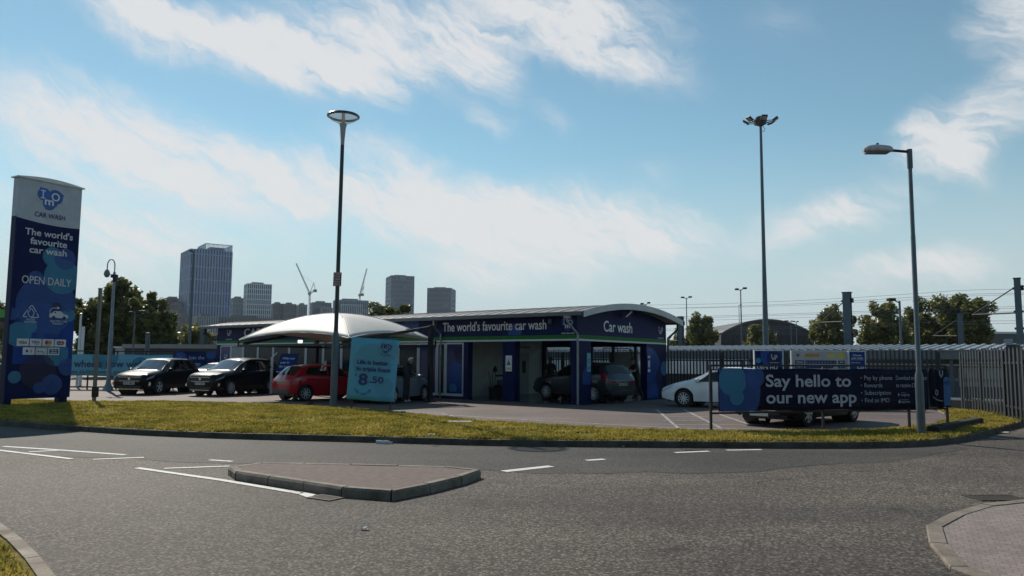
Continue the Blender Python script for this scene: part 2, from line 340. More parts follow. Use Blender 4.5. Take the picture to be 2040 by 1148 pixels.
def link(name, me, parent=None, bevel=0):
    o = bpy.data.objects.new(name, me); COL.objects.link(o)
    if parent is not None: o.parent = parent
    if bevel:
        b = o.modifiers.new('bevel', 'BEVEL'); b.width = bevel; b.segments = 2; b.limit_method = 'ANGLE'; b.angle_limit = R(50)
    return o
def tag(o, label, cat, group=None, kind=None):
    o['label'] = label
    if cat: o['category'] = cat
    if group: o['group'] = group
    if kind: o['kind'] = kind
    return o
def thing(name, label, cat, loc=(0, 0, 0), rz=0.0, group=None):
    o = bpy.data.objects.new(name, None); COL.objects.link(o); o.empty_display_size = .3
    o.location = loc; o.rotation_euler = (0, 0, rz); return tag(o, label, cat, group)
def struct(o, label=None):
    o['kind'] = 'structure'
    if label: o['label'] = label
    return o
def dup(root, loc, rz, label, group=None):
    r = root.copy(); COL.objects.link(r); r.location = loc; r.rotation_euler = (0, 0, rz); r['label'] = label
    if group: r['group'] = group
    for ch in list(root.children):
        c = ch.copy(); COL.objects.link(c); c.parent = r
        for g in ch.children: d = g.copy(); COL.objects.link(d); d.parent = c
    return r
FRONT = (V((1, 0, 0)), V((0, 0, 1)), V((0, -1, 0)))   # right, up, outward
_tc = {}
def text_geo(s, bold):
    k = (s, bold)
    if k in _tc: return _tc[k]
    cu = bpy.data.curves.new('lettering', 'FONT'); cu.body = s; cu.size = 1; cu.offset = bold; cu.resolution_u = 3; cu.fill_mode = 'FRONT'
    cu.space_character = 1.0
    ob = bpy.data.objects.new('lettering', cu); COL.objects.link(ob); bpy.context.view_layer.update()
    me = bpy.data.meshes.new_from_object(ob.evaluated_get(bpy.context.evaluated_depsgraph_get()))
    vs = np.array([v.co[:2] for v in me.vertices]) if len(me.vertices) else np.zeros((1, 2)); fs = [tuple(p.vertices) for p in me.polygons]
    bpy.data.objects.remove(ob); bpy.data.curves.remove(cu); bpy.data.meshes.remove(me)
    _tc[k] = (vs, fs); return _tc[k]
def put_text(mb, s, o, h=None, w=None, align='l', fr=FRONT, bold=.012, mi=0, capref='H', rot=0.0):
    """h = cap height in metres; w = forced width; o = point of the baseline start / centre"""
    vs, fs = text_geo(s, bold); ref, _ = text_geo(capref, bold)
    x0, x1 = vs[:, 0].min(), vs[:, 0].max(); ch = ref[:, 1].max()
    sy = (h/ch) if h else w/(x1-x0); sx = (w/(x1-x0)) if w else sy
    if not h: sy = sx
    wid = (x1-x0)*sx; dx = 0 if align == 'l' else -wid/2 if align == 'c' else -wid
    Rr, Uu, N = fr; o = V(o); c, sn = math.cos(rot), math.sin(rot); pts = []
    for a, b in vs:
        X = (a-x0)*sx+dx; Y = b*sy; pts.append(o+Rr*(X*c-Y*sn)+Uu*(X*sn+Y*c))
    mb.add(pts, fs, mi); return wid
def arc_text(mb, s, c, r, a0, a1, h, fr=FRONT, bold=.02, mi=0):
    Rr, Uu, N = fr; n = len(s)
    for i, chh in enumerate(s):
        if chh == ' ': continue
        a = a0+(a1-a0)*i/(n-1); p = V(c)+Rr*(r*math.cos(a))+Uu*(r*math.sin(a))
        put_text(mb, chh, p, h=h, align='c', fr=fr, bold=bold, mi=mi, rot=a+math.pi/2)
def disc(mb, c, r, fr=FRONT, mi=0, n=28, clip=None, org=None):
    """flat disc clipped to a rectangle given in (right, up) of org"""
    Rr, Uu, N = fr
    poly = [(c[0]+r*math.cos(2*math.pi*i/n), c[1]+r*math.sin(2*math.pi*i/n)) for i in range(n)]
    if clip:
        for ax, lim, sg in ((0, clip[0], 1), (0, clip[1], -1), (1, clip[2], 1), (1, clip[3], -1)):
            res = []
            for i in range(len(poly)):
                a, b = poly[i-1], poly[i]; ia, ib = sg*(a[ax]-lim) >= 0, sg*(b[ax]-lim) >= 0
                if ia != ib:
                    t = (lim-a[ax])/(b[ax]-a[ax]); res.append((a[0]+t*(b[0]-a[0]), a[1]+t*(b[1]-a[1])))
                if ib: res.append(b)
            poly = res
            if len(poly) < 3: return
    mb.add([V(org)+Rr*a+Uu*b for a, b in poly], [tuple(range(len(poly)))], mi)
def bubbles(name, parent, lst, clip, org, fr, off0=.004, mats=None):
    mb = MB()
    for k, (x, z, r, mi) in enumerate(lst): disc(mb, (x, z), r, fr, mi, 36, clip, V(org)+fr[2]*(off0+.0007*k))
    return mb.build(name, mats or [B_LT, B_MD, B_DK], parent)
def rect(mb, x0, x1, z0, z1, org, fr=FRONT, mi=0, off=0.):
    Rr, Uu, N = fr; o = V(org)+N*off
    mb.add([o+Rr*a+Uu*b for a, b in ((x0, z0), (x1, z0), (x1, z1), (x0, z1))], [(0, 1, 2, 3)], mi)
def logo(parent, org, size, fr, circ=True, cm=None, lm=None, tagl=None, name='logo'):
    """heart of three bubbles with the letters I m O"""
    mb = MB(); s = size; Rr, Uu, N = fr; org = V(org)
    if circ:
        for k, (x, z, r) in enumerate(((-.24, .14, .25), (.2, .1, .29), (-.02, -.2, .25), (.44, .2, .07), (-.36, .36, .05), (.22, -.22, .06), (-.14, -.4, .04))):
            disc(mb, (x*s, z*s), r*s, fr, 0, 30, None, org+N*(.003+.0005*k))
    o2 = org+N*.010
    rect(mb, -.30*s, -.26*s, .006*s, .259*s, org, fr, 1, .0105)
    rect(mb, -.37*s, -.19*s, .26*s, .295*s, org, fr, 1, .0105); rect(mb, -.37*s, -.19*s, -.03*s, .005*s, org, fr, 1, .0105)
    put_text(mb, 'm', o2+Rr*(-.2*s)+Uu*(-.25*s), h=.3*s, fr=fr, bold=.015, mi=1, w=.34*s)
    put_text(mb, 'O', o2+Rr*(.04*s)+Uu*(-.05*s), h=.31*s, fr=fr, bold=.01, mi=1, w=.32*s)
    if tagl: put_text(mb, tagl, o2+Uu*(-.62*s), w=.95*s, align='c', fr=fr, bold=.02, mi=1)
    return mb.build(name, [cm or ROYAL, lm or WHITE], parent)

# ------------------------------------------------------------------ ground, roads, kerbs
FZ = 0.08                                   # forecourt level
NEAR = [G(0, 847), G(67, 853), G(133, 858), G(267, 867), G(433, 874), G(680, 880.5), G(1003, 889), G(1360, 892.5), G(1627, 894), G(1760, 893), G(1850, 889), G(1920, 880), G(1975, 866), G(2040, 847.5)]
NEAR = [V((-60, 44, 0)), V((-36, 31.5, 0)), V((-24, 25.2, 0))] + NEAR + [V((17.2, 25.4, 0))]
FAR = [G(147, 799, .12), G(333, 799.5, .12), G(520, 804, .12), G(680, 812, .12), G(777, 819, .12), G(951, 836.5, .12), G(1140, 848, .12), G(1360, 857, .12), G(1560, 857.5, .12), G(1693, 857, .12), G(1790, 852, .12), G(1850, 846, .12), G(1882, 838, .12), G(1893, 826, .12), G(1870, 817, .12)]
FAR = [V((-60, 52, 0)), V((-36, 38.5, 0)), V((-24, 32, 0))] + FAR + [V((16.5, 29.2, 0))]
def smooth_line(pts, step=.5):
    """Catmull-Rom through pts, resampled"""
    P = [pts[0]*2-pts[1]]+list(pts)+[pts[-1]*2-pts[-2]]; res = []
    for i in range(1, len(P)-2):
        a, b, c, d = P[i-1:i+3]; n = max(2, int((c-b).length/step))
        for k in range(n):
            t = k/n; res.append(.5*((2*b)+(c-a)*t+(2*a-5*b+4*c-d)*t*t+(3*b-a-3*c+d)*t**3))
    return res+[pts[-1]]
NEARS, FARS = smooth_line(NEAR), smooth_line(FAR)
nx, ny = np.array([p.x for p in NEARS]), np.array([p.y for p in NEARS])
fx, fy = np.array([p.x for p in FARS]), np.array([p.y for p in FARS])
def near_y(x): return np.interp(x, nx, ny)
def far_y(x): return np.interp(x, fx, fy)
def verge_z(x, y):
    a, b = near_y(x)+.13, far_y(x); t = np.clip((y-a)/np.maximum(b-a, .2), 0, 1)
    h = .13+.10*np.sin(np.pi*t)*np.clip((3-x)/6, .15, 1)
    return h+.02*np.sin(x*1.7+y)*np.sin(np.pi*t)-(.13-FZ-.03)*t
def verge(x, y, d=0.): return V((x, y, float(verge_z(x, y))+d))

UX, VX = V((-.79, .613, 0)), V((.613, .79, 0))          # along and across the car wash building
FP = V((15.6, 29.2, 0))                                 # palisade line runs from here along UX
mb = MB(); mb.add([(-2600, -120, -.35), (2600, -120, -.35), (2600, 2600, -.35), (-2600, 2600, -.35)], [(0, 1, 2, 3)])
struct(mb.build('ground', M('trackside_ground', (.12, .11, .09), .95, var=.4, scale=.15)), 'bare brown trackside land running to the skyline')
mb = MB()
xs = np.linspace(-60, 17, 60)
vs = [(x, float(near_y(x))+.05, 0) for x in xs]
mb.add([(x, -60, 0) for x in xs]+vs, [(i, i+1, 61+i, 60+i) for i in range(59)])
mb.add([(17, -60, 0), (75, -60, 0), (75, 52, 0), (17, float(near_y(17))+.05, 0)], [(0, 1, 2, 3)])
struct(mb.build('road', ASPHALT), 'worn grey asphalt road and junction mouth')
mb = MB(); fl = [p for p in FARS if p.x <= 15]
fn = len(fl); be = [FP-VX*.1]+[FP+UX*s-VX*.1 for s in (4, 9, 20, 40, 60, 80)]+[V((-75, 85, 0)), V((-75, 60, 0))]
mb.add([V((p.x, p.y, FZ)) for p in fl]+[V((p.x, p.y, FZ)) for p in reversed([])]+[V((p.x, p.y, FZ)) for p in be], [tuple(range(fn+len(be)))])
struct(mb.build('forecourt', TARMAC), 'reddish brown tarmac forecourt of the car wash')
mb = MB(); xs = np.linspace(-45, 9.5, 90); wd = lambda x: 3.6+.12*math.sin(x*2.1)+.07*math.sin(x*5.3)-max(0, (x-3)*.45)
mb.add([(x, float(near_y(x))+.03, .0035) for x in xs]+[(x, float(near_y(x))-wd(x), .0035) for x in xs], [(i, 90+i, 91+i, i+1) for i in range(89)])
struct(mb.build('road_lane', ASPHALT2), 'smoother finer asphalt of the lane beside the verge')
# grass verge between road kerb and forecourt
mb = MB(); xs = np.linspace(-59, 16.4, 260); K = 9
for x in xs:
    a, b = float(near_y(x))+.12, float(far_y(x))
    for k in range(K): y = a+(b-a)*k/(K-1); mb.v.append((x, y, float(verge_z(x, y))-.008))
mb.f = [(i*K+k, (i+1)*K+k, (i+1)*K+k+1, i*K+k+1) for i in range(259) for k in range(K-1)]; mb.m = [0]*len(mb.f)
for i in range(259): mb.add([mb.v[i*K+K-1], mb.v[(i+1)*K+K-1], V(mb.v[(i+1)*K+K-1])-V((0, 0, .25)), V(mb.v[i*K+K-1])-V((0, 0, .25))], [(0, 1, 2, 3)])
struct(mb.build('grass_verge', SOIL, smooth=60), 'dry yellow-green grass verge between road and forecourt')
def ribbon(name, pts, w, z0, z1, mat, stone=.915, gap=.01, side=1, bev=.02):
    """kerb stones along a line"""
    mb = MB(); L_ = [0]
    for a, b in zip(pts, pts[1:]): L_.append(L_[-1]+(b-a).length)
    X, Y = [p.x for p in pts], [p.y for p in pts]
    def at(s):
        p = V((np.interp(s, L_, X), np.interp(s, L_, Y), 0)); q = V((np.interp(s+.05, L_, X), np.interp(s+.05, L_, Y), 0)); r = V((np.interp(s-.05, L_, X), np.interp(s-.05, L_, Y), 0))
        d = (q-r).normalized(); return p, V((-d.y, d.x, 0))*side
    s = 0
    while s < L_[-1]-.1:
        e = min(s+stone-gap, L_[-1]); (p, n1), (q, n2) = at(s), at(e); j = random.uniform(-.006, .006)
        c = [p, q, q+n2*w, p+n1*w]; jz = random.uniform(-.004, .004)
        b = bev
        sec = [(0, z0), (0, z1-b), (b*.8, z1), (w, z1), (w, z0)]
        vs = [pp+nn*(o_+j)+V((0, 0, z_+jz)) for pp, nn in ((p, n1), (q, n2)) for o_, z_ in sec]
        mb.add(vs, [(k, (k+1) % 5, 5+(k+1) % 5, 5+k) for k in range(5)]+[(4, 3, 2, 1, 0), (5, 6, 7, 8, 9)]); s += stone
    return mb.build(name, mat)
struct(ribbon('kerb', [p for p in NEARS if p.x > -45], .125, -.05, .128, kerbstone('dirty_shaded_kerb', .42)), 'grey concrete kerb along the grass verge')  # kerb colour lowered for grime and for the shade on its road face
struct(ribbon('edging', [p for p in FARS if -45 < p.x < 15.4], .05, -.05, FZ+.035, KERB, bev=.008), 'thin concrete edging between grass and forecourt')
# traffic island
isl = [G(*p, .125) for p in ((455, 930), (470, 923.5), (533, 919.5), (720, 924), (921, 929), (950, 931), (961, 937), (956, 941), (803, 976.5), (790, 978), (722, 977.5), (708, 975), (462, 938))]
cen = sum(isl, V())/len(isl)
isl_in = [p+(cen-p).normalized()*.14 for p in isl]
mb = MB(); mb.prism([V((p.x, p.y, .118)) for p in isl_in], (0, 0, -.1))
struct(mb.build('traffic_island', M('island_tarmac', (.125, .088, .076), .9, var=.3, scale=9, bmp=.4)), 'triangular traffic island surfaced in brown tarmac')
struct(ribbon('island_kerb', isl+[isl[0]], .13, -.05, .125, kerbstone('scuffed_island_kerb', 1.0), stone=.75, gap=.022, side=-1, bev=.03), 'concrete kerb round the triangular traffic island')
# block paved pavement at the right, grass corner at the left
pv = [G(*p, .03) for p in ((2040, 998), (1960, 1003), (1915, 1013), (1880, 1027), (1843, 1047), (1841, 1060), (1847, 1073), (1870, 1107), (1927, 1143))]
pv = [V((9.5, 12.2, .03)), V((7.2, 10.3, .03))]+pv[1:]+[V((4.2, 4.9, .03)), V((5.2, 3.2, .03)), V((7, .5, .03))]
pvs = smooth_line(pv, .12)
mb = MB(); mb.prism([V((p.x+.1, p.y-.02, .026)) for p in pvs]+[V((16, .5, .026)), V((16, 12.2, .026))], (0, 0, -.12))
struct(mb.build('pavement', PAVING), 'red-grey block paved pavement at the corner')
struct(ribbon('pavement_kerb', pvs, .15, -.05, .036, kerbstone('worn_dropped_kerb', .9), side=1, bev=.015), 'low kerb curving round the block paving')
gl = [G(*p, .1) for p in ((0, 1037), (20, 1052), (57, 1082), (87, 1112), (120, 1144))]
gl = [V((-7.5, 10.6, .1)), V((-6.2, 9.3, .1))]+gl+[V((-2.75, 4.95, .1)), V((-1.9, 3.9, .1))]
gls = smooth_line(gl, .12)
mb = MB(); mb.prism([V((p.x-.09, p.y-.06, .095)) for p in gls]+[V((-14, 3.9, .095)), V((-14, 10.6, .095))], (0, 0, -.12))
struct(mb.build('grass_corner', SOIL), 'patch of rough grass inside the near left kerb')
struct(ribbon('corner_kerb', gls, .13, -.05, .11, KERB, side=-1, bev=.03), 'curved worn kerb round the near left grass')

# grass blades (uncountable)
def blades(name, pts, hmin, hmax, label):
    n = len(pts); th = rng.uniform(0, 2*np.pi, n); h = rng.uniform(hmin, hmax, n); w = rng.uniform(.006, .016, n)*(1+pts[:, 1]/14)
    dx, dy = np.cos(th)*w, np.sin(th)*w; lx, ly = rng.normal(0, .6, n)*h, rng.normal(0, .6, n)*h
    vs = np.empty((n, 3, 3)); vs[:, 0] = pts-np.c_[dx, dy, np.full(n, .01)]; vs[:, 1] = pts+np.c_[dx, dy, np.full(n, -.01)]; vs[:, 2] = pts+np.c_[lx, ly, h]
    me = bpy.data.meshes.new(name); me.vertices.add(n*3); me.vertices.foreach_set('co', vs.ravel()); me.loops.add(n*3); me.loops.foreach_set('vertex_index', np.arange(n*3))
    me.polygons.add(n); me.polygons.foreach_set('loop_start', np.arange(0, n*3, 3)); me.update(); me.validate(); me.materials.append(BLADE)
    return tag(link(name, me), label, None, kind='stuff')
N = 150000
xx = rng.uniform(-22, 16.2, N); a_, b_ = near_y(xx)+.12, far_y(xx); yy = a_+(b_-a_)*rng.uniform(0, 1, N)
keep = rng.uniform(0, 1, N) < np.clip((b_-a_)/8, .15, 1)
bald = np.sin(xx*.9+1.3*np.sin(yy*1.1))*np.sin(yy*.8+xx*.35)          # thin worn patches
keep &= ~((bald > .55) & (rng.uniform(0, 1, N) < .75)); xx, yy = xx[keep], yy[keep]
blades('grass', np.c_[xx, yy, verge_z(xx, yy)], .015, .055, 'short dry grass blades covering the long verge')
N = 34000; xx = rng.uniform(-8, -2.6, N); yy = rng.uniform(4.6, 10, N)
gx, gy = np.array([p.x for p in gls][::-1]), np.array([p.y for p in gls][::-1])
o_ = np.argsort(gy); lim = np.interp(yy, gy[o_], gx[o_])-.26; k = (xx < lim) & (xx > lim-2.4)
blades('grass', np.c_[xx[k], yy[k], np.full(k.sum(), .09)], .02, .075, 'rough grass blades in the near left corner')

NC = 1500; cx = rng.uniform(-20, 16, NC); a_, b_ = near_y(cx)+.14, far_y(cx); t_ = rng.uniform(0, 1, NC)**1.5; t_[:260] = rng.uniform(0, .03, 260); cy = a_+(b_-a_)*t_
rep_ = rng.integers(14, 40, NC); xx = np.repeat(cx, rep_)+rng.normal(0, .07, rep_.sum()); yy = np.repeat(cy, rep_)+rng.normal(0, .05, rep_.sum()); yy = np.maximum(yy, near_y(xx)+.07)
blades('grass', np.c_[xx, yy, verge_z(xx, yy)], .025, .075, 'taller tufts and weeds scattered over the verge and kerb edge')
# markings
def strip(mb, pts, w, z):
    for a, b in zip(pts, pts[1:]):
        d = (b-a).normalized(); n = V((-d.y, d.x, 0))*w/2
        mb.add([V((q.x, q.y, z)) for q in (a-n, b-n, b+n, a+n)], [(0, 1, 2, 3)])
mb = MB()
for pts, w in ((((7, 890), (130, 898), (250, 907)), .1), (((-60, 893), (0, 898), (143, 915)), .1), (((57, 901), (117, 898)), .1), (((185, 916), (287, 912)), .1),
               (((273, 933), (440, 957), (600, 984)), .11), (((327, 934), (457, 929.5)), .1), (((417, 917), (463, 920)), .1), (((1003, 940), (1098, 929.5)), .17),
               (((1168, 918), (1204, 915.5)), .13), (((1345, 902.5), (1413, 899.5)), .13), (((1447, 897.6), (1517, 896.4)), .12)):
    strip(mb, [G(*p) for p in pts], w, .007)
mb.add([V((q.x, q.y, .007)) for q in (G(600, 981), G(629, 986), G(615, 993), G(596, 986.5))], [(0, 1, 2, 3)])
struct(mb.build('road_marking', PAINT), 'worn white road markings round the island')
mb = MB(); z = FZ
for pts in (((560, 800), (690, 812), (800, 821), (1000, 834), (1360, 854), (1700, 856)), ((694, 815), (880, 824), (905, 830)), ((1308, 816), (1352, 854)), ((1362, 816), (1440, 855)), ((1425, 823), (1490, 845)),
            ((1320, 830), (1420, 830)), ((1322, 838), (1440, 838)), ((1335, 846), (1480, 846)), ((1300, 818), (1380, 823)), ((1480, 849), (1600, 840)), ((1480, 836), (1560, 826))):
    strip(mb, [G(*p, z) for p in pts], .085, z+.004)
struct(mb.build('bay_marking', FAINT), 'faded white lines and hatching on the forecourt')
mb = MB()
for pts in (((1500, 963), (1540, 958), (1580, 954), (1632, 946)), ((1695, 941), (1760, 938), (1830, 934)), ((1850, 936), (1960, 930))):
    q = []
    for a, b in zip(pts, pts[1:]):
        A, B = G(*a), G(*b); n = 11
        for i in range(n): t = i/n; q.append(A.lerp(B, t)+V((0, random.uniform(-.05, .05), 0)))
    for a, b in zip(q, q[1:]):
        if random.random() < .85: strip(mb, [a, b], random.uniform(.006, .022), .006)
struct(mb.build('road_crack', M('crack_tar', (.014, .013, .012), .9)), 'dark cracks across the asphalt')

# ------------------------------------------------------------------ car wash building
BC = V((2.5, 29.2, FZ)); BRZ = math.atan2(-UX.y, -UX.x)
BL, BD = 24.8, 7.5                                      # long side, gable width
bw = thing('car_wash_building', 'long navy car wash building with curved grey roof and green band', 'building', BC, BRZ)
BM = Matrix.Translation(BC) @ Matrix.Rotation(BRZ, 4, 'Z')
def B(x, y, z=0): return BM @ V((x, y, z))               # building local -> world
def part(mb, name, mats, smooth=0, bevel=0, parent=None): return mb.build(name, mats, parent or bw, smooth, bevel)
HZ, GB, FT = 2.44, 2.66, 3.42                            # opening head, top of the green band, fascia top
SIDE = (V((1, 0, 0)), V((0, 0, 1)), V((0, -1, 0))); GABLE = (V((0, 1, 0)), V((0, 0, 1)), V((1, 0, 0)))
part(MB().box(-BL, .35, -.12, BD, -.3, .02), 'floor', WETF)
# corner pillars and piers
part(MB().box(-.28, .0, 0, 1.0, .02, HZ), 'corner_pillar', NAVY2)
part(MB().box(-.32, 0, 5.6, BD, .02, HZ), 'corner_pillar', NAVY2)
part(MB().box(-3.62, -3.0, 0, .35, .02, HZ), 'pier', NAVY2)
part(MB().box(-BL, -BL+.25, 0, BD, .02, HZ), 'end_wall', NAVY2)
part(MB().box(-5.75, -5.5, 0, .3, .02, HZ), 'pier', NAVY2)
# fascia with green band
f = MB(); f.box(-BL, 0, 0, .15, GB, FT); part(f, 'fascia', NAVY)
f = MB(); f.box(-.15, 0, .153, BD, GB, FT-.003)
arch = lambda y: FT-.06+.50*(1-((y-BD/2)/(BD/2+.45))**2)
ys = [BD*i/24 for i in range(25)]
pts = [V((-.147, y, FT-.003)) for y in ys]; top = [V((-.147, y, max(FT-.002, arch(y)-.03))) for y in ys]
f.prism(pts+top[::-1], (.144, 0, 0)); part(f, 'gable_fascia', NAVY)
f = MB(); f.box(-BL, .012, -.012, .16, HZ+.07, GB); f.box(-.16, .012, .162, BD, HZ+.07, GB); part(f, 'green_band', GREENB)
f = MB(); f.box(-BL, .004, -.004, .17, HZ, HZ+.068); f.box(-.16, .004, .172, BD, HZ, HZ+.068); part(f, 'head_trim', OFFW)
# roof: shallow barrel over the whole length
EO = .5
def rz_(y): return FT+.07+.49*(1-((y-BD/2)/(BD/2+EO))**2)
yl = [-EO+(BD+2*EO)*i/28 for i in range(29)]
rm = MB(); n = len(yl); x0, x1 = -BL-.9, .55
rm.add([(x, y, rz_(y)) for x in (x0, x1) for y in yl]+[(x, y, rz_(y)-.05) for x in (x0, x1) for y in yl],
       [(i, i+1, n+i+1, n+i) for i in range(n-1)]+[(2*n+i, 3*n+i, 3*n+i+1, 2*n+i+1) for i in range(n-1)]+[(i, 2*n+i, 2*n+i+1, i+1) for i in range(n-1)]+[(n+i, n+i+1, 3*n+i+1, 3*n+i) for i in range(n-1)])
k = x0+.3
while k < x1-.1:                                          # standing seams
    for a, b in zip(yl, yl[1:]): rm.add([(k, a, rz_(a)), (k+.03, a, rz_(a)), (k+.03, b, rz_(b)), (k, b, rz_(b)), (k, a, rz_(a)+.02), (k+.03, a, rz_(a)+.02), (k+.03, b, rz_(b)+.02), (k, b, rz_(b)+.02)], [(4, 5, 6, 7), (0, 3, 7, 4), (1, 5, 6, 2)])
    k += .62
roof = part(rm, 'roof', ROOFM, smooth=30)
g = MB()
for yy, o in ((-EO, -1), (BD+EO, 1)): g.box(x0, x1-.002, min(yy, yy+o*.12), max(yy, yy+o*.12), rz_(-EO)-.13, rz_(-EO)+.03)
part(g, 'gutter', ROOFM, parent=roof, bevel=.02)
v = MB()                                                  # curved verge trim on the gable
for a, b in zip(yl, yl[1:]):
    v.add([(x, y, rz_(y)+dz) for x in (x1+.002, x1+.07) for y, dz in ((a, -.20), (b, -.20), (b, .05), (a, .05))], [(0, 1, 2, 3), (4, 7, 6, 5), (0, 4, 5, 1), (3, 2, 6, 7)])
part(v, 'verge_trim', M('verge_trim_metal', (.40, .42, .43), .45, .4), parent=roof)
s = MB(); s.box(x0+.1, x1-.05, -EO+.05, -.002, FT-.02, FT+.005); part(s, 'soffit', M('soffit_panel', (.20, .21, .23), .7))
c = MB()                                                  # ceiling under the roof
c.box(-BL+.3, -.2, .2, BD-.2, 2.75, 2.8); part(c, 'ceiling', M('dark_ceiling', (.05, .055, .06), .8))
# rear wall: glazing to the wash bay, blank beyond
gx_ = [-.35, -1.55, -2.75, -3.95, -5.15, -6.7]
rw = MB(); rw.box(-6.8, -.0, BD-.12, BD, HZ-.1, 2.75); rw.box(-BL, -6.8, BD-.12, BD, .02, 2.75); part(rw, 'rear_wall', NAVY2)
for x in gx_: part(MB().box(x-.06, x+.06, BD-.11, BD-.01, .02, HZ-.1), 'rear_mullion', GREYP)
for a, b in zip(gx_, gx_[1:]): part(MB().box(b+.06, a-.06, BD-.065, BD-.055, .1, HZ-.1), 'rear_pane', CLEARG)
# room behind the bay: pale cross wall with a door
part(MB().box(-7.1, -6.9, .4, BD-.12, .02, 2.75), 'cross_wall', CREAM)
dr = part(MB().box(-6.897, -6.86, 5.35, 6.2, .03, 2.05), 'door', M('pale_green_door', (.33, .37, .36), .6))
part(MB().box(-6.858, -6.85, 5.62, 5.92, 1.05, 1.65), 'door_window', SHOPG, parent=dr)
part(MB().box(-6.897, -6.875, 5.25, 6.3, 2.3, 2.34).box(-6.897, -6.875, 3.6, 4.9, .9, .98), 'wall_pipe', DARKM)
# shop windows along the left part
wl = [-5.78, -6.85, -7.35, -8.5, -9.8, -11.1, -12.45, -13.8, -15.2, -16.6, -18.0, -19.4, -20.8, -22.2, -23.4, -24.5]
for i, (a, b) in enumerate(zip(wl, wl[1:])):
    fr_ = MB(); t = .055
    for bx in ((b+.02, b+.02+t, .12, HZ-.04), (a-.02-t, a-.02, .12, HZ-.04), (b+.02+t, a-.02-t, .12, .12+t*2), (b+.02+t, a-.02-t, HZ-.04-t, HZ-.04)): fr_.box(bx[0], bx[1], .03, .11, bx[2], bx[3])
    wf = part(fr_, 'shop_window', OFFW)
    pn = BLUEG if i in (0, 2, 14) else SHOPG
    part(MB().box(b+.02+t, a-.02-t, .06, .075, .12+t*2, HZ-.04-t), 'pane', pn, parent=wf)
part(MB().box(-BL+.25, -5.75, .02, .14, .02, .118), 'plinth', NAVY2)
# prints
bubbles('bubble_print', bw, [(.98, .95, .62, 1), (.55, .1, .5, 2)], (.02, .98, .75, HZ-.05), (0, 0, 0), GABLE)
bubbles('bubble_print', bw, [(5.75, 1.05, 1.25, 1), (7.3, .75, .9, 2), (7.25, 1.35, .32, 0), (6.2, .2, .5, 1)], (5.62, 7.48, .05, HZ-.05), (0, 0, 0), GABLE)
bubbles('bubble_print', bw, [(-6.1, .9, .8, 1), (-6.4, .45, .22, 0), (-5.95, 1.9, .4, 2)], (-6.75, -5.88, .3, 2.3), (0, .06, 0), SIDE)
bubbles('bubble_print', bw, [(-12.2, 2.95, .5, 1), (-9.0, 3.2, .55, 1), (-3.0, 2.8, .35, 1)], (-BL+.05, -.05, GB+.02, FT-.03), (0, 0, 0), SIDE)
# lettering on the fascia
def letters(s, o, fr, h, w, al='l', name='lettering', bold=.012, mat=WHITE, parent=None):
    m = MB(); put_text(m, s, V(o)+fr[2]*.012, h=h, w=w, align=al, fr=fr, bold=bold); return m.build(name, mat, parent or bw)
letters("The world's favourite car wash", (-6.98, 0, 2.90), SIDE, .38, 5.55)
letters('CAR WASH', (-22.1, 0, 2.88), SIDE, .44, 4.3)
letters('Car wash', (0, 1.95, 2.86), GABLE, .43, 2.35)
logo(bw, (-.42, 0, 3.08), .62, SIDE, True, ROYAL, WHITE, 'LOVE YOUR CAR')
logo(bw, (-23.6, 0, 3.1), .62, SIDE, False, ROYAL, WHITE, 'LOVE YOUR CAR')
logo(bw, (0, 6.95, 3.05), .58, GABLE, False, ROYAL, WHITE, 'LOVE YOUR CAR')
logo(bw, (-23.95, .055, 1.75), .5, SIDE, False, ROYAL, WHITE, None)
# bubbles poster in second window: grey faces of round dispensers
p = MB(); disc(p, (-22.5, 1.35), .22, SIDE, 1, 24, None, (0, .045, 0)); disc(p, (-23.0, 1.3), .22, SIDE, 1, 24, None, (0, .045, 0)); rect(p, -23.3, -22.25, .5, 2.3, (0, .05, 0), SIDE, 0)
disc(p, (-22.5, 1.35), .14, SIDE, 0, 20, None, (0, .042, 0)); disc(p, (-23.0, 1.3), .14, SIDE, 0, 20, None, (0, .042, 0))
p.build('window_poster', [M('grey_poster', (.28, .29, .29), .6), BLACKP], bw)
# gable floodlight, downpipes, brackets
fl = MB(); fl.beam((.02, 3.55, 3.5), (.22, 3.55, 3.62), .05, .05); fl.beam((.16, 3.42, 3.5), (.32, 3.66, 3.74), .2, .06); part(fl, 'gable_lamp', OFFW)
for yb, xb in ((-.02, .0),):
    dp = MB(); dp.tube([(-.1, -EO-.02, FT-.05), (-.1, -EO-.02, FT-.28), (.08, -.08, FT-.75), (.08, -.08, .03)], .045, 10); dp.box(-.22, .02, -EO-.11, -EO+.05, FT-.16, FT-.02); part(dp, 'downpipe', GALV, smooth=40)
dp = MB(); dp.tube([(.3, BD+EO+.06, FT-.05), (.3, BD+EO+.06, FT-.3), (.06, BD+.06, FT-.7), (.06, BD+.06, .03)], .045, 10); part(dp, 'downpipe', DARKM, smooth=40)
dp = MB(); dp.tube([(-7.05, -EO-.02, FT-.05), (-7.05, -EO-.02, FT-.35), (-7.05, -.06, FT-.6), (-7.05, -.06, .03)], .04, 10); part(dp, 'downpipe', GALV, smooth=40)
dp = MB(); dp.tube([(-BL-.5, -EO, FT-.05), (-BL-.5, -EO, FT-.3), (-BL-.05, -.05, FT-.75)], .045, 8); part(dp, 'downpipe', DARKM)
for x in (-7.3, -1.15, -16.9):
    part(MB().bar((x, -.02, FT-.12), (x, -.16, FT-.2), .035).bar((x, -.14, FT-.14), (x, -.2, FT-.32), .06, .08), 'fascia_lamp', GALV, smooth=40)

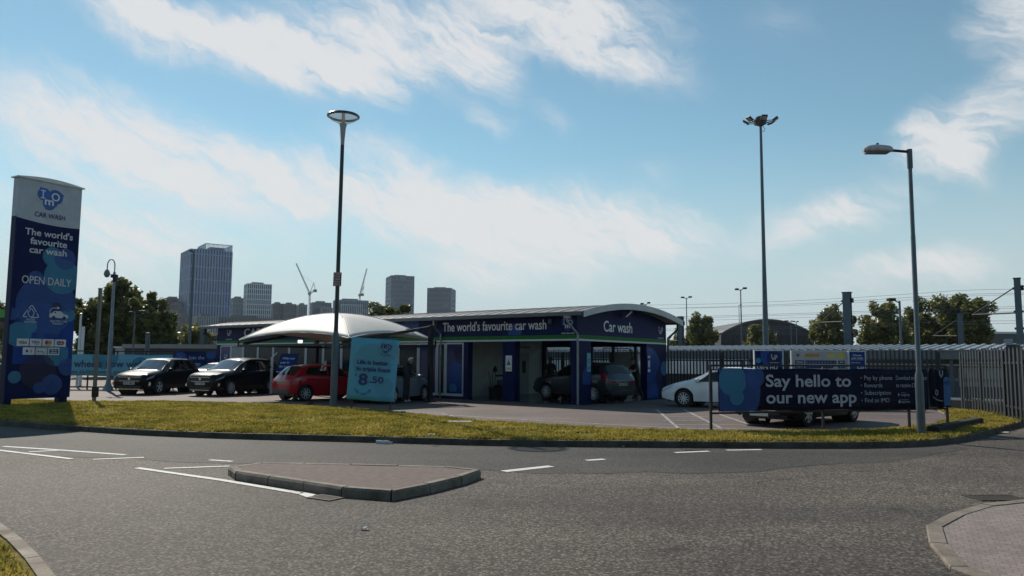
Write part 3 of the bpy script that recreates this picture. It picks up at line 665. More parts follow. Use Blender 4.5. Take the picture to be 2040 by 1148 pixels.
def mark(name, label, o, fr, w, h, mats, draw, cat='sign', th=.012):
    """small sign board on the building (hangs there: its own thing)"""
    t = thing(name, label, cat, o, BRZ); rr, uu, nn = fr; m = MB()
    m.prism([rr*a+uu*b+nn*.003 for a, b in ((-w/2, 0), (w/2, 0), (w/2, h), (-w/2, h))], nn*th); m.build('board', mats[0], t)
    m = MB(); draw(m, fr, nn*(th+.006)); m.build('print', mats[1:], t); return t
def wet(m, fr, o):
    rr, uu, nn = fr; rect(m, -.13, .13, .22, .56, o, fr, 1); rect(m, -.12, .12, .06, .16, o, fr, 0)
    q = V(o)+nn*.002; m.add([q+rr*-.10+uu*.26, q+rr*.10+uu*.26, q+uu*.47], [(0, 1, 2)], 2); put_text(m, '!', q+nn*.002+uu*.29, h=.11, align='c', fr=fr, mi=1)
    put_text(m, 'CAUTION', q+uu*.095, w=.2, align='c', fr=fr, mi=1)
mark('warning_sign', 'yellow and white wet floor warning sign on the pier left of the wash bay', B(-3.3, 0, 1.22), SIDE, .32, .64, [WHITE, YELL, OFFW, M('black_print', (.02, .02, .02), .6)], wet)
def nosm(m, fr, o):
    rr, uu, nn = fr
    ring = [(.09*math.cos(a), .09*math.sin(a)) for a in np.linspace(0, 2*math.pi, 25)]
    for a, b in zip(ring, ring[1:]): m.add([V(o)+rr*a[0]*q+uu*(a[1]*q+.42) for a, q in ((a, 1), (b, 1))]+[V(o)+rr*a[0]*q+uu*(a[1]*q+.42) for a, q in ((b, .78), (a, .78))], [(0, 1, 2, 3)], 0)
    m.add([V(o)+rr*a+uu*b for a, b in ((-.065, .35), (-.05, .34), (.065, .49), (.05, .5))], [(0, 1, 2, 3)], 0)
    rect(m, -.1, .1, .1, .13, o, fr, 0); rect(m, -.1, .1, .16, .19, o, fr, 0)
mark('prohibition_sign', 'pale blue no entry style notice on the corner pillar of the wash bay', B(.0, .82, 1.25), GABLE, .26, .72, [TEAL2, INK], nosm)
def stk(m, fr, o):
    rect(m, -.11, .11, .0, .12, o, fr, 0); rect(m, -.09, .09, .2, .5, o, fr, 1); rect(m, -.11, .11, .62, .7, o, fr, 0); rect(m, -.05, .05, .3, .42, V(o)+fr[2]*.002, fr, 0)
mark('instruction_sign', 'narrow dark instruction notice on the blue right pillar of the gable', B(.0, 5.78, 1.2), GABLE, .26, .78, [INK, WHITE, OFFW], stk)

# equipment in the bay
t = thing('pressure_washer', 'dark pressure washer cabinet with hose boom over the wash bay', 'washer', B(-3.0, 6.9, 0.02), BRZ)
MB().box(-.35, .35, -.3, .2, 0, 1.1).build('cabinet', DARKM, t, bevel=.03); MB().box(-.25, .25, -.33, -.3, .6, .95).build('control_panel', GALV, t)
MB().tube([(0, 0, 1.1), (0, 0, 2.2), (.2, -.3, 2.25), (1.9, -.9, 2.22), (2.15, -1.1, 2.0), (2.3, -1.3, 1.2)], .02, 8).build('hose_boom', DARKM, t, smooth=50)
t = thing('storage_crate', 'stack of pale crates and bottles by the bay cross wall', 'crate', B(-6.1, 3.3, .02), BRZ)
m = MB(); m.box(-.3, .3, -.4, .4, 0, .5); m.build('box', DARKM, t, bevel=.02); MB().box(-.25, .25, -.3, .3, .503, .75).build('lid', GALV, t, bevel=.02)
t = thing('plant_pot', 'dark bucket with brushes standing by the pale wall', 'bucket', B(-5.9, 2.2, .02), BRZ)
MB().lathe([(0, 0), (.17, 0), (.22, .45), (.2, .45), (.16, .03)], 18).build('bucket', BLACKP, t, smooth=40)
m = MB(); [m.bar((.05*i, .03*i, .3), (.12*i, .1*i-.1, 1.15), .015) for i in (-1, 0, 1)]; m.lathe([(0, 1.1), (.09, 1.12), (.1, 1.25), (.05, 1.38), (0, 1.4)], 10, (.1, 0, 0)); m.build('brush', DARKM, t)
t = thing('sign_panel', 'white hanging price panel inside the wash bay above the grey car', 'panel', B(-1.3, 5.9, 0.02), BRZ)
MB().box(-.45, .45, -.03, .03, 1.35, 2.05).build('board', M('dim_white_panel', (.32, .31, .29), .6), t); MB().bar((-.35, 0, 2.05), (-.35, 0, 2.72), .015).bar((.35, 0, 2.05), (.35, 0, 2.72), .015).build('hanger', DARKM, t)

# ------------------------------------------------------------------ white tensile canopy
CN = V((-5.86, 27.6, 0)); CL_, CW_ = 7.0, 4.5
cn = thing('tensile_canopy', 'white domed fabric canopy on dark steel arms over the valet bay', 'canopy', V((CN.x, CN.y, FZ)), BRZ)
# local: x from 0 (near corner side) to -CL_, y from 0 to CW_
zc = lambda x, y: 2.42+1.12*(max(0, 1-(2*(x+CL_/2)/CL_)**2)*max(0, 1-(2*(y-CW_/2)/CW_)**2))**.62
def canopy_pt(u, v):
    """u, v in -1..1; edges bow up and inwards a little between the corners"""
    x = -CL_/2+u*CL_/2*(1-.035*(1-v*v)); y = CW_/2+v*CW_/2*(1-.05*(1-u*u))
    e = max(abs(u), abs(v)); edge_lift = .26*(1-min(abs(u), abs(v))**2)
    dome = 1-e**2.1
    return V((x, y, 2.42+edge_lift+(1.12-.26+.0)*dome))
n = 28; m = MB()
for i in range(n+1):
    for j in range(n+1): m.v.append(tuple(canopy_pt(-1+2*i/n, -1+2*j/n)))
m.f = [(i*(n+1)+j, (i+1)*(n+1)+j, (i+1)*(n+1)+j+1, i*(n+1)+j+1) for i in range(n) for j in range(n)]; m.m = [0]*len(m.f)
fab = m.build('fabric_roof', FABRIC, cn, smooth=70)
so = fab.modifiers.new('solid', 'SOLIDIFY'); so.thickness = .012
sm = MB()
for a in ((-1, -1), (1, -1), (1, 1), (-1, 1)): sm.tube([canopy_pt(a[0]*q, a[1]*q)+V((0, 0, .012)) for q in np.linspace(.04, 1, 16)], .016, 6)
sm.build('seam', M('canopy_seam', (.85, .84, .82), .5), cn, smooth=60)
hem = MB()
for pts in ([(q, -1) for q in np.linspace(-1, 1, 17)], [(1, q) for q in np.linspace(-1, 1, 11)], [(-1, q) for q in np.linspace(-1, 1, 11)], [(q, 1) for q in np.linspace(-1, 1, 17)]): hem.tube([canopy_pt(*p) for p in pts], .02, 6)
hem.build('hem', M('canopy_hem', (.30, .30, .29), .6), cn, smooth=60)
fm = MB(); zf = 2.2
for a, b in (((0, 0), (-CL_, 0)), ((-CL_, 0), (-CL_, CW_)), ((0, 0), (0, CW_)), ((0, CW_), (-CL_, CW_))): fm.beam((a[0], a[1], zf), (b[0], b[1], zf), .09, .09)
for c_ in ((0, 0), (-CL_, 0), (0, CW_), (-CL_, CW_)): fm.bar((c_[0], c_[1], zf-.02), (c_[0], c_[1], 2.45), .04)
fm.build('frame', DARKM, cn)
for (x, y) in ((.12, CW_-.4), (-CL_-.12, CW_-.4)):
    pst = MB(); pst.beam((x, y, 0), (x, y, 3.05), .17, .17); pst.box(x-.2, x+.2, y-.2, y+.2, 0, .03); pst.build('post', DARKM, cn, bevel=.01)
    ar = MB(); s_ = -1 if x > 0 else 1
    ar.beam((x, y-.1, 2.95), (x+s_*.5, -.0, 2.28), .09, .12); ar.beam((x, y, 2.9), (x+s_*2.6, CW_/2, 2.75), .08, .1); ar.build('arm', DARKM, cn)
lm_, n_, p_, o_ = base_mat('lit_lamp_face'); n_.links.new(ramp(n_, nz(n_, coords(n_), 3, 2), [(.3, (.9, .9, .86)), (.7, (1, 1, .96))]), p_.inputs['Emission Color']); p_.inputs['Emission Strength'].default_value = 1.3
MB().box(-3.42, -3.22, .3, .4, 2.28, 2.4).build('canopy_lamp', lm_, cn, bevel=.02)

# ------------------------------------------------------------------ pylon sign
P0 = V((-16.05, 24.4, 0)); PW_, PH_, PT_ = 2.06, 7.5, .34
prz = math.atan2(.86, .50)*1.0
py_ = thing('pylon_sign', 'tall blue car wash pylon sign with white curved header on the grass', 'sign', (P0.x, P0.y, .12), prz)
z0, z1 = .28, PH_; zh = 6.15
def side_curve(x): return zh-.16*math.sin(math.pi*min(1, max(0, x/PW_))*.62+.25)+.16*math.sin(.25)
m = MB(); xs_ = [PW_*i/20 for i in range(21)]
m.prism([V((0, 0, z0)), V((PW_, 0, z0))]+[V((x, 0, side_curve(x))) for x in xs_[::-1]], (0, PT_, 0)); m.build('cabinet', NAVY, py_)
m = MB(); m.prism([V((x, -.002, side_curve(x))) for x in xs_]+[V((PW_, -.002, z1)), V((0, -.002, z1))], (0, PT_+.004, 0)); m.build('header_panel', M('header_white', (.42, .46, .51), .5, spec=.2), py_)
m = MB(); cap = [V((-.06+(PW_+.12)*i/14, -.05, z1+.10*math.sin(math.pi*i/14))) for i in range(15)]; m.prism(cap+[V((PW_+.06, -.05, z1-.03)), V((-.06, -.05, z1-.03))][0:2], (0, PT_+.1, 0)); m.box(-.07, PW_+.07, -.06, PT_+.06, z1-.035, z1+.006); m.build('cap', OFFW, py_)
m = MB(); m.box(.0, .22, .04, PT_-.04, -.3, z0); m.build('foot', NAVY2, py_); m = MB(); m.box(PW_-.34, PW_-.06, .04, PT_-.04, -.3, z0); m.build('foot', NAVY2, py_)
m = MB(); m.box(-.012, -.002, .03, PT_-.03, z0, zh+.04); m.build('edge_strip', NAVY2, py_)
bl = [(1.15, 4.62, .0001, 0)]
bl = [(1.1, 3.35, .98, 1), (1.55, 4.35, .60, 0), (1.20, 4.98, .33, 0), (1.62, 4.95, .36, 1), (.70, 4.2, .26, 1), (.28, 2.35, .40, 0), (.62, 2.62, .22, 0), (1.85, 3.05, .22, 0), (1.82, 3.32, .17, 1), (1.42, 3.28, .18, 2),
      (1.42, 2.5, .17, 1), (.95, 2.25, .14, 1), (1.5, 1.75, .42, 0), (.95, 1.15, .58, 2), (.24, .98, .2, 0), (1.42, .72, .34, 1), (1.02, .62, .19, 1), (1.9, 1.3, .3, 1), (.05, 3.0, .2, 1)]
bubbles('bubble_print', py_, bl, (.0, PW_, z0+.02, zh-.2), (0, 0, 0), FRONT, off0=.016)
gp = MB(); rect(gp, .15, PW_, 1.4, 3.4, (0, -.006, 0)); gp.build('blue_print', M('mid_blue_print', (.008, .045, .26), .5, var=.45, scale=.5, spec=.15), py_)
logo(py_, (1.0, -.006, 6.92), .86, FRONT, True, M('logo_blue', (.015, .085, .36), .4, var=.3, scale=3), WHITE)
m = MB(); put_text(m, 'CAR WASH', (1.03, -.016, 6.26), h=.16, w=1.0, align='c', bold=.015); m.build('lettering', INK, py_)
m = MB(); o = -.036
for i, s_ in enumerate(("The world's", 'favourite', 'car wash')): put_text(m, s_, (1.04, o, 5.62-.29*i), h=.215, w=(1.56, 1.2, 1.22)[i], align='c', bold=.018)
put_text(m, 'OPEN DAILY', (1.06, o, 4.02), h=.25, w=1.6, align='c', bold=.004)
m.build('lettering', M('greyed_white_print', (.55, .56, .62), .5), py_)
ic = MB(); o = -.024                                                # drop in a triangle, plug-in car
def poly_line(mb, pts, w, y, mi=0, close=False):
    q = pts+[pts[0]] if close else pts
    for (a, b), (c, d) in zip(q, q[1:]):
        l = math.hypot(c-a, d-b); nx_, nz_ = -(d-b)/l*w/2, (c-a)/l*w/2
        mb.add([(a-nx_, y, b-nz_), (c-nx_, y, d-nz_), (c+nx_, y, d+nz_), (a+nx_, y, b+nz_)], [(0, 1, 2, 3)], mi)
poly_line(ic, [(.50, 2.93), (.38, 2.93), (.42, 3.03), (.51, 3.16)], .03, o); poly_line(ic, [(.54, 3.2), (.61, 3.3), (.66, 3.29), (.78, 3.1)], .03, o); poly_line(ic, [(.60, 2.92), (.84, 2.92), (.86, 2.97), (.80, 3.06)], .03, o)
drop = [(.62+.09*math.sin(a)*(1-.35*math.cos(a)), 3.03-.11*math.cos(a)+(.06 if math.cos(a) < -.9 else 0)) for a in np.linspace(0, 2*math.pi, 20)]
poly_line(ic, drop, .025, o); put_text(ic, 'WATER', (.62, o, 2.82), w=.28, align='c'); put_text(ic, 'RECYCLED', (.62, o, 2.74), w=.38, align='c')
car_pts = [(1.2, 2.95), (1.2, 3.05), (1.28, 3.09), (1.36, 3.17), (1.58, 3.17), (1.68, 3.08), (1.82, 3.05), (1.84, 2.96), (1.76, 2.94), (1.28, 2.94)]
ic.add([(a, o, b) for a, b in car_pts], [tuple(range(len(car_pts)))])
poly_line(ic, [(1.22, 3.06), (1.22, 3.18), (1.28, 3.26), (1.4, 3.27), (1.5, 3.28)], .02, o); rect(ic, 1.44, 1.52, 3.24, 3.31, (0, o, 0))
put_text(ic, 'ELECTRIC CAR', (1.53, o, 2.80), w=.55, align='c'); put_text(ic, 'FRIENDLY', (1.5, o, 2.72), w=.36, align='c'); ic.build('icons', M('icon_white', (.5, .52, .58), .5), py_)
m = MB()
for x in (1.35, 1.70): disc(m, (x, 2.95), .055, FRONT, 0, 16, None, (0, o-.003, 0))
disc(m, (1.39, 3.12), .03, FRONT, 0, 8, None, (0, o-.003, 0)); m.build('icon_wheels', NAVY, py_)
cw = MB(); ctxt = MB(); red = MB()
for i, x in enumerate((.42, .82, 1.22, 1.62)): rect(cw, x-.185, x+.185, 1.98, 2.22, (0, -.03, 0))
for i, x in enumerate((.62, 1.02, 1.42)): rect(cw, x-.185, x+.185, 1.70, 1.94, (0, -.03, 0))
cw.build('card_stickers', M('card_white', (.6, .61, .63), .5), py_)
put_text(ctxt, 'VISA', (.42, -.034, 2.05), w=.27, align='c', bold=.03); put_text(ctxt, 'VISA', (.82, -.034, 2.07), w=.27, align='c', bold=.03); put_text(ctxt, 'DEBIT', (.87, -.034, 2.01), w=.13, align='c')
disc(ctxt, (1.57, 2.10), .07, FRONT, 0, 16, None, (0, -.034, 0)); disc(red, (1.68, 2.10), .07, FRONT, 1, 16, None, (0, -.0345, 0)); put_text(red, 'Maestro', (1.62, -.038, 2.08), w=.17, align='c', mi=2)
disc(red, (1.18, 2.11), .07, FRONT, 1, 16, None, (0, -.034, 0)); disc(red, (1.27, 2.11), .07, FRONT, 0, 16, None, (0, -.035, 0)); put_text(ctxt, 'mastercard', (1.22, -.034, 2.0), w=.2, align='c')
put_text(ctxt, 'Pay', (.99, -.034, 1.77), w=.14, bold=.02); poly_line(ctxt, [(.87, 1.73), (1.17, 1.73), (1.17, 1.91), (.87, 1.91)], .01, -.034, close=True)
for q in (.03, .055, .08): poly_line(ctxt, [(.62+q*math.cos(a)+.02, 1.82+q*math.sin(a)) for a in np.linspace(-.9, .9, 6)], .012, -.034)
rect(ctxt, .53, .6, 1.78, 1.86, (0, -.034, 0)); disc(ctxt, (.925, 1.81), .03, FRONT, 0, 12, None, (0, -.034, 0)); rect(ctxt, 1.27, 1.57, 1.74, 1.90, (0, -.034, 0))
ctxt.build('card_print', INK, py_); put_text(red, 'Pay by', (1.42, -.038, 1.83), w=.2, align='c', mi=2); put_text(red, 'phone', (1.42, -.038, 1.76), w=.2, align='c', mi=2)
red.build('card_logos', [GOLD, M('card_red', (.4, .02, .02), .5), WHITE], py_)

# ------------------------------------------------------------------ disc street lamp and its notice
lp = G(664, 811, .12); lamp = thing('street_lamp', 'tall slim street lamp with glass disc head and grey base on the verge', 'street lamp', (lp.x, lp.y, .1))
lamp.rotation_euler = (0, R(.35), 0); HL = 10.2
MB().lathe([(.118, -.4), (.118, 1.9), (.125, 2.3), (.12, 2.42), (.075, 2.6)], 20).build('base_section', GREYP, lamp, smooth=40)
MB().box(-.04, .04, -.124, -.11, .6, 1.5).build('access_door', M('lamp_door', (.09, .12, .14), .5), lamp)
MB().lathe([(.074, 2.5), (.066, HL-1.0)], 16).build('column', M('dark_column_paint', (.030, .042, .045), .45, .2), lamp, smooth=40)
MB().lathe([(.066, HL-1.05), (.07, HL-.85), (.105, HL-.4), (.13, HL-.3), (.125, HL-.26), (.06, HL-.24)], 18).build('shroud', M('grey_shroud', (.30, .31, .32), .5), lamp, smooth=40)
MB().lathe([(.09, HL-.28), (.25, HL-.22), (.42, HL-.13), (.54, HL-.03), (.55, HL+.0), (.52, HL+.02)], 36).build('glass_bowl', alpha_mat('opal_bowl', (.8, .79, .75), .38, .3), lamp, smooth=60)
MB().lathe([(.515, HL-.045), (.565, HL-.02), (.575, HL+.02), (.545, HL+.05), (.5, HL+.04), (.515, HL-.045)], 40).build('rim', M('rim_metal', (.12, .13, .14), .25, .8), lamp, smooth=40)
MB().lathe([(.5, HL+.045), (.3, HL+.085), (.1, HL+.1), (.09, HL+.16), (0, HL+.165)], 30).build('top_cover', alpha_mat('clear_cover', (.6, .63, .66), .25, .1), lamp, smooth=40)
MB().lathe([(.055, HL-.28), (.06, HL+.1), (.075, HL+.12), (.075, HL+.18), (0, HL+.19)], 14).build('lamp_tube', M('tube_grey', (.33, .32, .30), .4), lamp, smooth=40)
nz_ = CAMZ+(715.5-557)/FPX*lp.y
t = thing('pole_notice', 'small red and white notice strapped high on the disc lamp column', 'notice', (lp.x+.03, lp.y-.09, nz_-.24)); t.rotation_euler = (0, R(1.2), 0)
MB().box(-.14, .14, -.01, 0, 0, .48).build('board', M('notice_red', (.13, .012, .03), .5), t)
m = MB()
for i, s_ in enumerate(('CASH', 'FOR', 'CARS', '07413', '007718')): put_text(m, s_, (0, -.016, .395-.09*i), h=.062, w=.22, align='c', bold=.02)
for q in (.008, .472): rect(m, -.135, .135, q-.004, q+.004, (0, -.0155, 0))
m.build('print', M('notice_white', (.6, .55, .56), .5), t); MB().lathe([(.078, .1), (.078, .12)], 14, (-.01, .085, 0)).lathe([(.078, .36), (.078, .38)], 14, (-.01, .085, 0)).build('strap', GALV, t)

# ------------------------------------------------------------------ right street lamp
rp = G(1836, 868, .12); sl = thing('street_lamp', 'grey street lamp with side arm and cobra head behind the app banner', 'street lamp', (rp.x, rp.y, .08))
HR = 6.62
MB().lathe([(.092, -.4), (.090, 1.25), (.085, 1.4), (.056, 1.5), (.052, 4.6), (.047, 4.63), (.043, HR)], 18).build('column', M('lamp_grey_paint', (.10, .125, .145), .45, .25, var=.2, scale=3), sl, smooth=35)
MB().bar((0, 0, HR-.42), (0, 0, HR+.03), .062, .062, 14).build('arm_sleeve', GREYP, sl, smooth=40)
MB().bar((0, 0, HR-.03), (-.46, -.02, HR+.0), .032).build('arm', DARKM, sl, smooth=40)
hp = []; 
for k, (x, w, zb, zt) in enumerate(((-.40, .06, -.045, .06), (-.46, .10, -.05, .10), (-.62, .13, -.055, .125), (-.82, .14, -.06, .13), (-.98, .12, -.06, .11), (-1.08, .06, -.055, .03))):
    n_ = 12; hp.append([(x, w*math.cos(2*math.pi*i/n_), HR+(zt if math.sin(2*math.pi*i/n_) > 0 else -zb)*math.sin(2*math.pi*i/n_)+.01) for i in range(n_)])
m = MB(); m.add([p for r_ in hp for p in r_], [(k*12+i, k*12+(i+1) % 12, (k+1)*12+(i+1) % 12, (k+1)*12+i) for k in range(5) for i in range(12)]+[tuple(range(12)), tuple(range(60, 72))])
m.build('lantern', M('lantern_grey', (.42, .42, .43), .5, var=.25, scale=8), sl, smooth=50)
MB().box(-1.02, -.5, -.1, .1, HR-.075, HR-.048).build('lens', M('lantern_lens', (.10, .10, .11), .2), sl, bevel=.01); MB().lathe([(.03, HR+.13), (.035, HR+.16), (.0, HR+.19)], 10, (-.74, 0, 0)).build('photocell', BLACKP, sl)

# ------------------------------------------------------------------ app banner on its frame
A, Bp = G(1418, 860, .12), G(1890, 851, .12)
dirn = (Bp-A); LBN = dirn.length; rzb = math.atan2(dirn.y, dirn.x); zt, zb = 1.66, .56
bf = thing('banner_frame', 'black tubular frame on four posts along the verge edge', 'frame', (A.x, A.y, .12), rzb)
def along(px):                                             # distance along the frame for an image column
    k = (px-1020)/FPX; d = dirn.normalized(); return (k*A.y-A.x)/(d.x-k*d.y)
posts = [0, along(1636), along(1806), LBN]
for i, x in enumerate(posts):
    hi = zt-.12 if i in (0, 3) else zb+.1
    MB().beam((x, .03, -.4), (x, .03, hi), .05, .05).build('post', DARKM, bf)
MB().beam((-.02, .03, zt-.12), (LBN+.02, .03, zt-.12+.02), .045, .045).build('top_rail', DARKM, bf)
MB().beam((0, .03, zb-.12-.02), (LBN, .03, zb-.12+.03), .045, .045).build('bottom_rail', DARKM, bf)
bx0, bx1 = along(1428), along(1842); bh = 1.0; bz0 = .47
ban = thing('app_banner', 'navy vinyl banner about a new app tied to the black frame', 'banner', (A.x, A.y, .12), rzb)
m = MB(); nn = 60
wv = lambda x, z: .012*math.sin(x*5)+.014*math.sin(x*9+z*4)*(abs(z-bz0-bh/2)/bh)+(.02*math.sin(x*26) if x > bx1-.5 else 0)
def ban_pt(x, z): return (x, -.03+wv(x, z), z+.012*math.sin(x*3.2)*(1 if z > bz0+.5 else -1))
for i in range(nn+1):
    for j in range(9): m.v.append(ban_pt(bx0+(bx1-bx0)*i/nn, bz0+bh*j/8))
m.f = [(i*9+j, (i+1)*9+j, (i+1)*9+j+1, i*9+j+1) for i in range(nn) for j in range(8)]; m.m = [0]*len(m.f)
sh = m.build('vinyl_sheet', M('banner_navy', (.004, .006, .028), .5, var=.12, scale=1.5, bmp=.04, spec=.12), ban, smooth=60); sh.modifiers.new('solid', 'SOLIDIFY').thickness = .004
fb = (V((1, 0, 0)), V((0, 0, 1)), V((0, -1, 0))); BO = V((0, -.066, 0))
bubbles('bubble_print', ban, [(bx0+.30, bz0+.45, .80, 1), (bx0+.36, bz0+.72, .37, 0), (bx0+.46, bz0+.33, .19, 0), (bx0+.80, bz0+.74, .11, 1), (bx0+.95, bz0+.80, .26, 1)], (bx0, bx1, bz0, bz0+bh), BO, fb, 0)
lt = MB(); ox = BO+V((0, -.006, 0)); lm = M('banner_letter_grey', (.42, .43, .52), .5)
X = lambda px: along(px)
put_text(lt, 'Say hello to', ox+V((X(1520), 0, bz0+.575)), h=.285, w=X(1688)-X(1520), bold=.02); lt.build('lettering', lm, ban); lt = MB(); put_text(lt, 'our new app', ox+V((X(1520), 0, bz0+.18)), h=.285, w=X(1698)-X(1520), bold=.02)
lt.build('lettering', lm, ban)
SGR = M('banner_small_grey', (.36, .37, .45), .5)
def line_(s_, px, zz, h, px1=None, bold=0):
    m = MB(); put_text(m, s_, ox+V((X(px), 0, zz)), h=h, w=(X(px1)-X(px)) if px1 else None, bold=bold); return m
for i, (s_, e_) in enumerate((('Pay by phone', 1770), ('Rewards', 1750), ('Subscription', 1766), ('Find an IMO', 1763))):
    zz = bz0+.735-.185*i; m = line_(s_, 1714.5, zz, .105, e_); m.build('lettering', SGR, ban); m = MB(); disc(m, (X(1708.5), zz+.05), .016, fb, 0, 10, None, ox); m.build('bullet', SGR, ban)
line_('Download and register', 1777, bz0+.735, .105, 1839).build('lettering', SGR, ban); line_('to receive £3 on us', 1777, bz0+.55, .105, 1831).build('lettering', SGR, ban)
m = line_('Google Play', 1786, bz0+.335, .05, 1803, .012); put_text(m, 'GET IT ON', ox+V((X(1786), 0, bz0+.40)), h=.022); m.add([ox+V((X(1780)+a, 0, bz0+b)) for a, b in ((0, .32), (.06, .365), (0, .41))], [(0, 1, 2)]); m.build('store_badge', SGR, ban)
m = line_('App Store', 1786, bz0+.165, .05, 1803, .012); put_text(m, 'Download on the', ox+V((X(1786), 0, bz0+.23)), h=.022); disc(m, (X(1782.5), bz0+.19), .035, fb, 0, 14, None, ox); disc(m, (X(1783.2), bz0+.24), .012, fb, 0, 8, None, ox); m.build('store_badge', SGR, ban)
ph = thing('phone_banner', 'creased right hand end of the banner showing a blue phone screen', 'banner', (A.x, A.y, .12), rzb)
px0, px1 = along(1846), along(1886)
m = MB()
for i in range(21):
    for j in range(7): x = px0+(px1-px0)*i/20; m.v.append((x, -.02+.035*math.sin(i*.9+j*.35)*(1-i/24), .5+.98*j/6+.02*math.sin(i*.5)))
m.f = [(i*7+j, (i+1)*7+j, (i+1)*7+j+1, i*7+j+1) for i in range(20) for j in range(6)]; m.m = [0]*len(m.f)
o_ = m.build('vinyl_sheet', M('banner_black_navy', (.005, .007, .02), .5, bmp=.04, spec=.15), ph, smooth=60); o_.modifiers.new('solid', 'SOLIDIFY').thickness = .004
m = MB(); w_ = px1-px0; rect(m, px0+w_*.62, px1-.03, .55, 1.18, (0, -.062, 0)); disc(m, (px0+w_*.62+(w_*.38-.03)/2, 1.18), (w_*.38-.03)/2, FRONT, 0, 24, None, (0, -.062, 0)); m.build('screen_print', M('phone_blue', (.012, .10, .30), .4), ph)
m = MB(); poly_line(m, [(px0+.05, .78), (px0+.17, .70), (px0+.3, .67), (px0+.36, .67)], .018, -.064); poly_line(m, [(px0+w_*.45, 1.45), (px0+w_*.45, 1.35), (px0+w_*.52, 1.27), (px0+w_*.6, 1.35), (px0+w_*.6, 1.45)], .03, -.064); poly_line(m, [(px0+w_*.2, .85), (px0+w_*.3, .82), (px0+w_*.34, .92), (px0+w_*.24, .95)], .022, -.064, close=True)
m.build('print', M('dim_grey_print', (.3, .31, .36), .5), ph)
m = MB()
for x in np.linspace(bx0+.1, LBN-.1, 12): m.bar((x, .03, .40), (x+.02, -.02, .50), .008, n=5); m.bar((x, .03, zt-.10), (x, -.02, bz0+bh-.02), .006, n=5)
m.build('cable_ties', BLACKP, ban)

# ------------------------------------------------------------------ price sign on the verge
sp = G(736, 816, .12)
ss = thing('price_sign', 'leaning pale blue foam wash price board on two thin posts', 'sign', (sp.x, sp.y, .08)); ss.rotation_euler = (0, R(3.6), R(4))
w2, zb2, zt2 = .78, .33, 2.35
for x in (-.60, .66): MB().beam((x, .03, -.4), (x, .03, 2.2), .045, .045).build('post', M('rusty_post', (.06, .035, .03), .7), ss)
m = MB()
for i in range(13):
    for j in range(13): x, z = -w2+2*w2*i/12, zb2+(zt2-zb2)*j/12; m.v.append((x, -.01+.004*math.sin(i*.8+j*.3), z+.003*math.sin(i*.6)))
m.f = [(i*13+j, (i+1)*13+j, (i+1)*13+j+1, i*13+j+1) for i in range(12) for j in range(12)]; m.m = [0]*144
o_ = m.build('panel', TEAL, ss, smooth=60); o_.modifiers.new('solid', 'SOLIDIFY').thickness = .012
bubbles('bubble_print', ss, [(-.05, 1.55, .62, 0), (.42, 2.0, .36, 0), (.4, .8, .3, 0)], (-w2+.02, w2-.02, zb2+.03, zt2-.03), (0, -.03, 0), FRONT, 0, [alpha_mat('bubble_pale', (.16, .42, .54), .35)])
m = MB(); o = -.04
put_text(m, 'Life is better', (-.53, o, 1.50), h=.14, w=1.02, bold=.035); put_text(m, 'in triple foam', (-.53, o, 1.28), h=.14, w=1.1, bold=.035)
put_text(m, '£', (-.56, o, 1.09), h=.1, bold=0); put_text(m, '8', (-.44, o, .83), h=.36, w=.3, bold=.03); put_text(m, '.50', (-.08, o, .91), h=.21, w=.46, bold=.02)
arc_text(m, 'LOVE YOUR CAR', (-.27, o, .78), .29, R(205), R(335), .06); put_text(m, 'terms and conditions apply', (.28, o, .44), w=.28)
m.build('lettering', M('ink_blue_lettering', (.012, .035, .17), .5), ss)
logo(ss, (.37, -.034, 2.06), .36, FRONT, True, M('ink_logo', (.012, .035, .17), .5), M('pale_logo_letter', (.16, .45, .58), .5)); m = MB(); put_text(m, 'LOVE YOUR CAR', (.37, o, 1.82), w=.36, align='c'); m.build('tagline', INK, ss)

